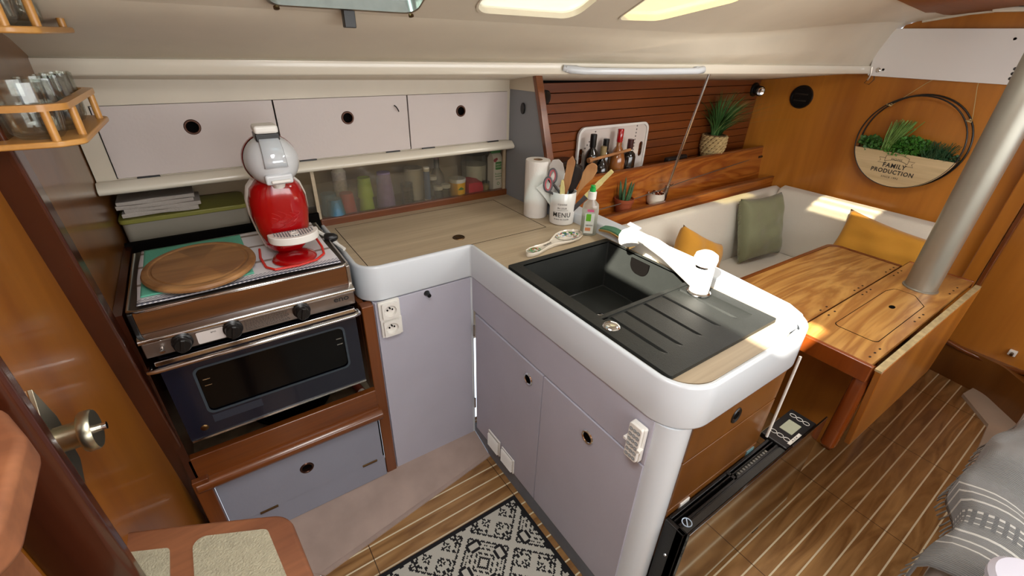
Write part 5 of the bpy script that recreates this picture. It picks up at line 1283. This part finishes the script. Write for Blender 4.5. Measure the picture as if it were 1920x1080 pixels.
for x in (.2, .65): MB().box(x-.02, x+.02, -.965, -.90, 0, .03).build('foot', HB, t, bev=.004)
MB().lathe([(0, .003), (.004, .002), (.005, 0)], (.085, -.925, .33), (-1, 0, 0), 10).lathe([(0, .003), (.004, .002), (.005, 0)], (.085, -.925, .13), (-1, 0, 0), 10).build('side_screws', CHROME, t)
for x, mm in ((.17, WHITEP), (.50, mat('teal_tag', '5f8288', .5))):
    MB().obox((x, -.893, hz-.02), (1, 0, 0), (0, 1, .2), (0, 0, 1), .02, .002, .03).build('mounting_tab', mm, t)

# ============================================================ RUG
def rug_mat():
    return [mat('rug_black', '0e0e12', .95, bump=.5, bscale=250), mat('rug_cream', 'b2b0a6', .95, bump=.5, bscale=250)]
rm = MB(); RX0, RX1, RY0, RY1 = -.62, -.022, -1.35, -.352
NX, NY = 120, 200
def rugpat(i, j):
    bi, bj = min(i, NX-1-i), min(j, NY-1-j)
    if bi < 3 or bj < 3: return 0
    P_ = 48; u = abs((i % P_)-P_//2); v = abs((j % P_)-P_//2)
    d = u+v; e_ = abs(u-v)
    dot = (u % 3 != 0)
    if 22 <= d <= 26: return 1
    if d in (20, 21, 27, 28): return 0 if dot or d in (20, 28) else 1
    if d < 20:
        if d <= 5: return 1 if d < 4 else 0
        if min(u, v) < 6 and 9 < max(u, v) < 18: return (u//4+v//4) % 2
        return 0 if d in (8, 9, 13, 14, 17) and dot else 1
    if e_ <= 3: return 1
    if e_ in (4, 5): return 0 if dot else 1
    if d > 36: return (u//4+v//4) % 2
    return 0 if (d % 6 in (1, 2) and dot) or (e_ > 12 and (u//4+v//4) % 2) else 1
vs = [[rm.bm.verts.new((lerp(RX0, RX1, i/NX), lerp(RY0, RY1, j/NY), .0075)) for j in range(NY+1)] for i in range(NX+1)]
for i in range(NX):
    for j in range(NY):
        f = rm.bm.faces.new((vs[i][j], vs[i+1][j], vs[i+1][j+1], vs[i][j+1])); f.material_index = rugpat(i, j)
rm.box(RX0, RX1, RY0, RY1, .0005, .007, 0)
tag(rm.build('rug', rug_mat(), recalc=False, flat=True), 'black and cream geometric patterned rug in front of the sink cabinet', 'rug')

# ============================================================ GLASS RACKS ON THE LEFT
def rack(x0, y0, y1, z, label, gs, zr, which):
    t = thing('glass_rack', label, 'rack', (x0, (y0+y1)/2, z), 'bamboo glass racks on the aft bulkhead')
    sh = rpoly([(-1.0, y0), (x0-.03, y0), (x0, y0+.02), (x0+.012, y1-.03), (x0-.02, y1), (-1.0, y1)], [0, .02, .02, .02, .01, 0], 5)
    MB().prism([sh], z, z+.010).build('shelf', BAMBOO, t, bev=.003)
    inner = rpoly([(-.99, y0+.014), (x0-.035, y0+.014), (x0-.014, y0+.03), (x0-.006, y1-.035), (x0-.03, y1-.014), (-.99, y1-.014)], [0, .015, .01, .01, .01, 0], 5)
    MB().prism([[(p[0]-(.006 if p[0] > -.97 else 0), p[1]) for p in sh], [(p[0]-(.006 if p[0] > -.97 else 0), p[1]) for p in inner]], z+zr, z+zr+.010).build('ring_rail', BAMBOO, t, bev=.003)
    for px_, py_ in ((x0-.035, y0+.008), (x0-.008, y0+.06), (x0+.0, y1-.06)):
        MB().cyl((px_, py_, z+.009), (px_, py_, z+zr), .006, n=14).build('peg', BAMBOO, t)
    MB().box(-1.0, -.993, y0, y1, z, z+zr+.01).build('back_plate', BAMBOO, t)
    names = ['nearest the camera', 'second from the near end', 'third from the near end', 'fourth from the near end', 'farthest along the row']
    for k, (gx, gy, gr, gh) in enumerate(gs):
        g_ = MB().lathe([(0, 0), (gr*.70, 0), (gr*.95, gh*.12), (gr, gh*.5), (gr*.97, gh), (gr*.93, gh), (gr*.95, gh*.5), (gr*.88, gh*.14), (gr*.6, .007), (0, .007)], (gx, gy, z+.0105), n=36).build('drinking_glass', GLASS, ang=60)
        nm = names[k] if k < len(gs)-1 else names[-1]
        tag(g_, 'clear tumbler in the %s bamboo rack, %s' % (which, nm), 'glass', 'glasses in the %s rack' % which)
rack(-.860, -.235, .075, 1.405, 'lower bamboo rack holding a row of clear glasses on the aft bulkhead', [(-.918, -.185, .038, .085), (-.905, -.108, .034, .085), (-.900, -.046, .026, .085), (-.898, .008, .024, .085), (-.897, .05, .015, .085)], .055, 'lower')
rack(-.860, -.235, .075, 1.567, 'upper bamboo rack at the top left corner with clear glasses', [(-.918, -.185, .038, .085), (-.905, -.108, .034, .085), (-.900, -.046, .026, .085)], .055, 'upper')

# ============================================================ COMPANIONWAY STEPS
t = thing('companionway_ladder', 'worn reddish wooden companionway steps with pale non-slip pads', 'steps', (-1.0, -.6, 0))
def z75(p): return (-.7084+.8644*(p[0]+.7084), -1.2621+.8644*(p[1]+1.2621))
ST = rpoly([z75(p) for p in [(-1.115, -.40), (-1.09, -.297), (-.94, -.367), (-.748, -.462), (-.72, -.80), (-1.11, -.84)]], [.02, .03, .2, .055, .05, 0], 8)
st = MB().prism([ST], .712, .75).build('lower_step', STEPW, t, bev=.008, seg=3)
MB().prism(rpoly([z75(p) for p in [(-1.108, -.345), (-.972, -.412), (-.972, -.62), (-1.108, -.62)]], .010), .749, .7525).build('grip_pad', GUM, st)
MB().prism(rpoly([z75(p) for p in [(-.932, -.412), (-.795, -.478), (-.768, -.70), (-.932, -.72)]], .016), .749, .7525).build('grip_pad', GUM, st)
S2 = rpoly([(-1.05, -.640), (-.975, -.612), (-.936, -.70), (-.932, -.83), (-.99, -.885), (-1.05, -.89)], [.01, .03, .05, .04, .05, 0], 8)
MB().prism([S2], 1.155, 1.20).build('upper_step', STEPW, t, bev=.010, seg=3)
MB().box(-1.045, -1.015, -.86, -.66, .0, 1.156).build('stringer', STEPW, t, bev=.004)
MB().box(-.80, -.765, -.85, -.68, .0, .713).build('stringer', STEPW, t, bev=.004)

# ============================================================ STARBOARD SETTEE AND BLANKET
t = thing('starboard_settee', 'low seat under the grey blanket at the right edge', 'settee', (1.2, -1.7, 0))
MB().box(.60, 2.10, -2.25, -1.37, 0, .30).build('seat_base', AMBERD, t)
MB().box(.59, 2.12, -2.25, -1.355, .30, .42).build('seat_cushion', mat('pale_grey_seat', 'b8bcc0', .8), t, bev=.025, seg=4)
def blanket_mat():
    m, nt, b = base('grey_striped_throw'); b.inputs['Roughness'].default_value = .95; b.inputs['Sheen Weight'].default_value = .3
    uv = N(nt, 'ShaderNodeUVMap'); sp = N(nt, 'ShaderNodeSeparateXYZ'); nt.links.new(uv.outputs[0], sp.inputs[0])
    r = N(nt, 'ShaderNodeValToRGB'); r.color_ramp.interpolation = 'CONSTANT'; el = r.color_ramp.elements
    G = lin('6f7070'); W = lin('c9c8c4')
    el[0].position = 0; el[0].color = G; el[1].position = .10; el[1].color = W
    seq = [.10, .108, .14, .148, .18, .188, .225, .230, .245, .250, .265, .270, .305, .313, .345, .353, .38, .388]
    for k, p_ in enumerate(seq[1:], 1): e_ = el.new(p_); e_.color = G if k % 2 else W
    nt.links.new(sp.outputs['X'], r.inputs['Fac'])
    mu = N(nt, 'ShaderNodeMath', operation='MULTIPLY'); mu.inputs[1].default_value = 46; nt.links.new(sp.outputs['Y'], mu.inputs[0])
    # dashed stripes in the middle band
    frn = N(nt, 'ShaderNodeMath', operation='FRACT'); nt.links.new(mu.outputs[0], frn.inputs[0])
    ls = N(nt, 'ShaderNodeMath', operation='LESS_THAN'); ls.inputs[1].default_value = .45; nt.links.new(frn.outputs[0], ls.inputs[0])
    a1 = N(nt, 'ShaderNodeMath', operation='COMPARE'); a1.inputs[1].default_value = .247; a1.inputs[2].default_value = .03; nt.links.new(sp.outputs['X'], a1.inputs[0])
    mu2 = N(nt, 'ShaderNodeMath', operation='MULTIPLY'); nt.links.new(ls.outputs[0], mu2.inputs[0]); nt.links.new(a1.outputs[0], mu2.inputs[1])
    mx = N(nt, 'ShaderNodeMix', data_type='RGBA'); nt.links.new(mu2.outputs[0], mx.inputs['Factor']); nt.links.new(r.outputs['Color'], mx.inputs['A']); mx.inputs['B'].default_value = lin('5c5e60')
    nt.links.new(mx.outputs['Result'], b.inputs['Base Color'])
    wv_ = N(nt, 'ShaderNodeTexWave'); wv_.inputs['Scale'].default_value = 60; wv_.inputs['Distortion'].default_value = 1.5; nt.links.new(uv.outputs[0], wv_.inputs['Vector'])
    bp = N(nt, 'ShaderNodeBump'); bp.inputs['Strength'].default_value = .6; bp.inputs['Distance'].default_value = .004
    nt.links.new(wv_.outputs['Fac'], bp.inputs['Height']); nt.links.new(bp.outputs['Normal'], b.inputs['Normal'])
    return m
bl = MB(); uvl = bl.bm.loops.layers.uv.new('UVMap')
NU, NV = 70, 40
def bpos(u, v):
    # u along the seat (0 near .. 1 forward), v from the hanging front edge up over the seat
    x = lerp(.53, 1.62, u)-.05*v+.02*math.sin(6*v+3*u)
    fold = .012*math.sin(24*u+3*v)+.010*math.sin(13*u-5*v+1)
    edge = -1.325-.020*math.sin(9*u)-.03*(u > .9)
    if v < .12:
        k = v/.12; y = edge+.0*k+.010*math.sin(20*u); z = lerp(.37+.03*math.sin(11*u), .45, k)
    else:
        k = (v-.12)/.88; y = edge-.012-k*.8; z = .452+.018*math.sin(PI*min(1, k*6))+fold+.10*k
    return (x, y, z)
bv = [[bl.bm.verts.new(bpos(i/NU, j/NV)) for j in range(NV+1)] for i in range(NU+1)]
for i in range(NU):
    for j in range(NV):
        f = bl.bm.faces.new((bv[i][j], bv[i+1][j], bv[i+1][j+1], bv[i][j+1]))
        for lp, (a, b_) in zip(f.loops, ((i, j), (i+1, j), (i+1, j+1), (i, j+1))): lp[uvl].uv = (a/NU, b_/NV)
tb = thing('throw_blanket', 'grey woven throw blanket with white stripes draped over the right seat', 'blanket', (1.2, -1.6, .4))
bl.build('blanket_cloth', blanket_mat(), tb, ang=120, solid=.006)
frg = MB(); rn = random.Random(11)
for k in range(46):
    u = k/45; p_ = Vector(bpos(u, 0)); frg.tube([p_, p_+Vector((rn.uniform(-.008, .008), .006, -.02)), p_+Vector((rn.uniform(-.014, .014), .010, -.04))], .0022, 5)
tag(frg.build('fringe', mat('fringe_grey', '84827e', .95), tb), kind='stuff')
t = thing('lidded_bucket', 'white round lidded container at the bottom right corner', 'container', (.545, -1.50, .42))
MB().lathe([(0, 0), (.075, 0), (.08, .12), (0, .12)], (.56, -1.50, .42), n=40).build('container_body', WHITEP, t)
MB().lathe([(.07, .12), (.086, .12), (.087, .135), (.078, .146), (.04, .152), (0, .153)], (.56, -1.50, .42), n=40).build('lid', mat('lavender_white', 'd3d3e2', .3), t)
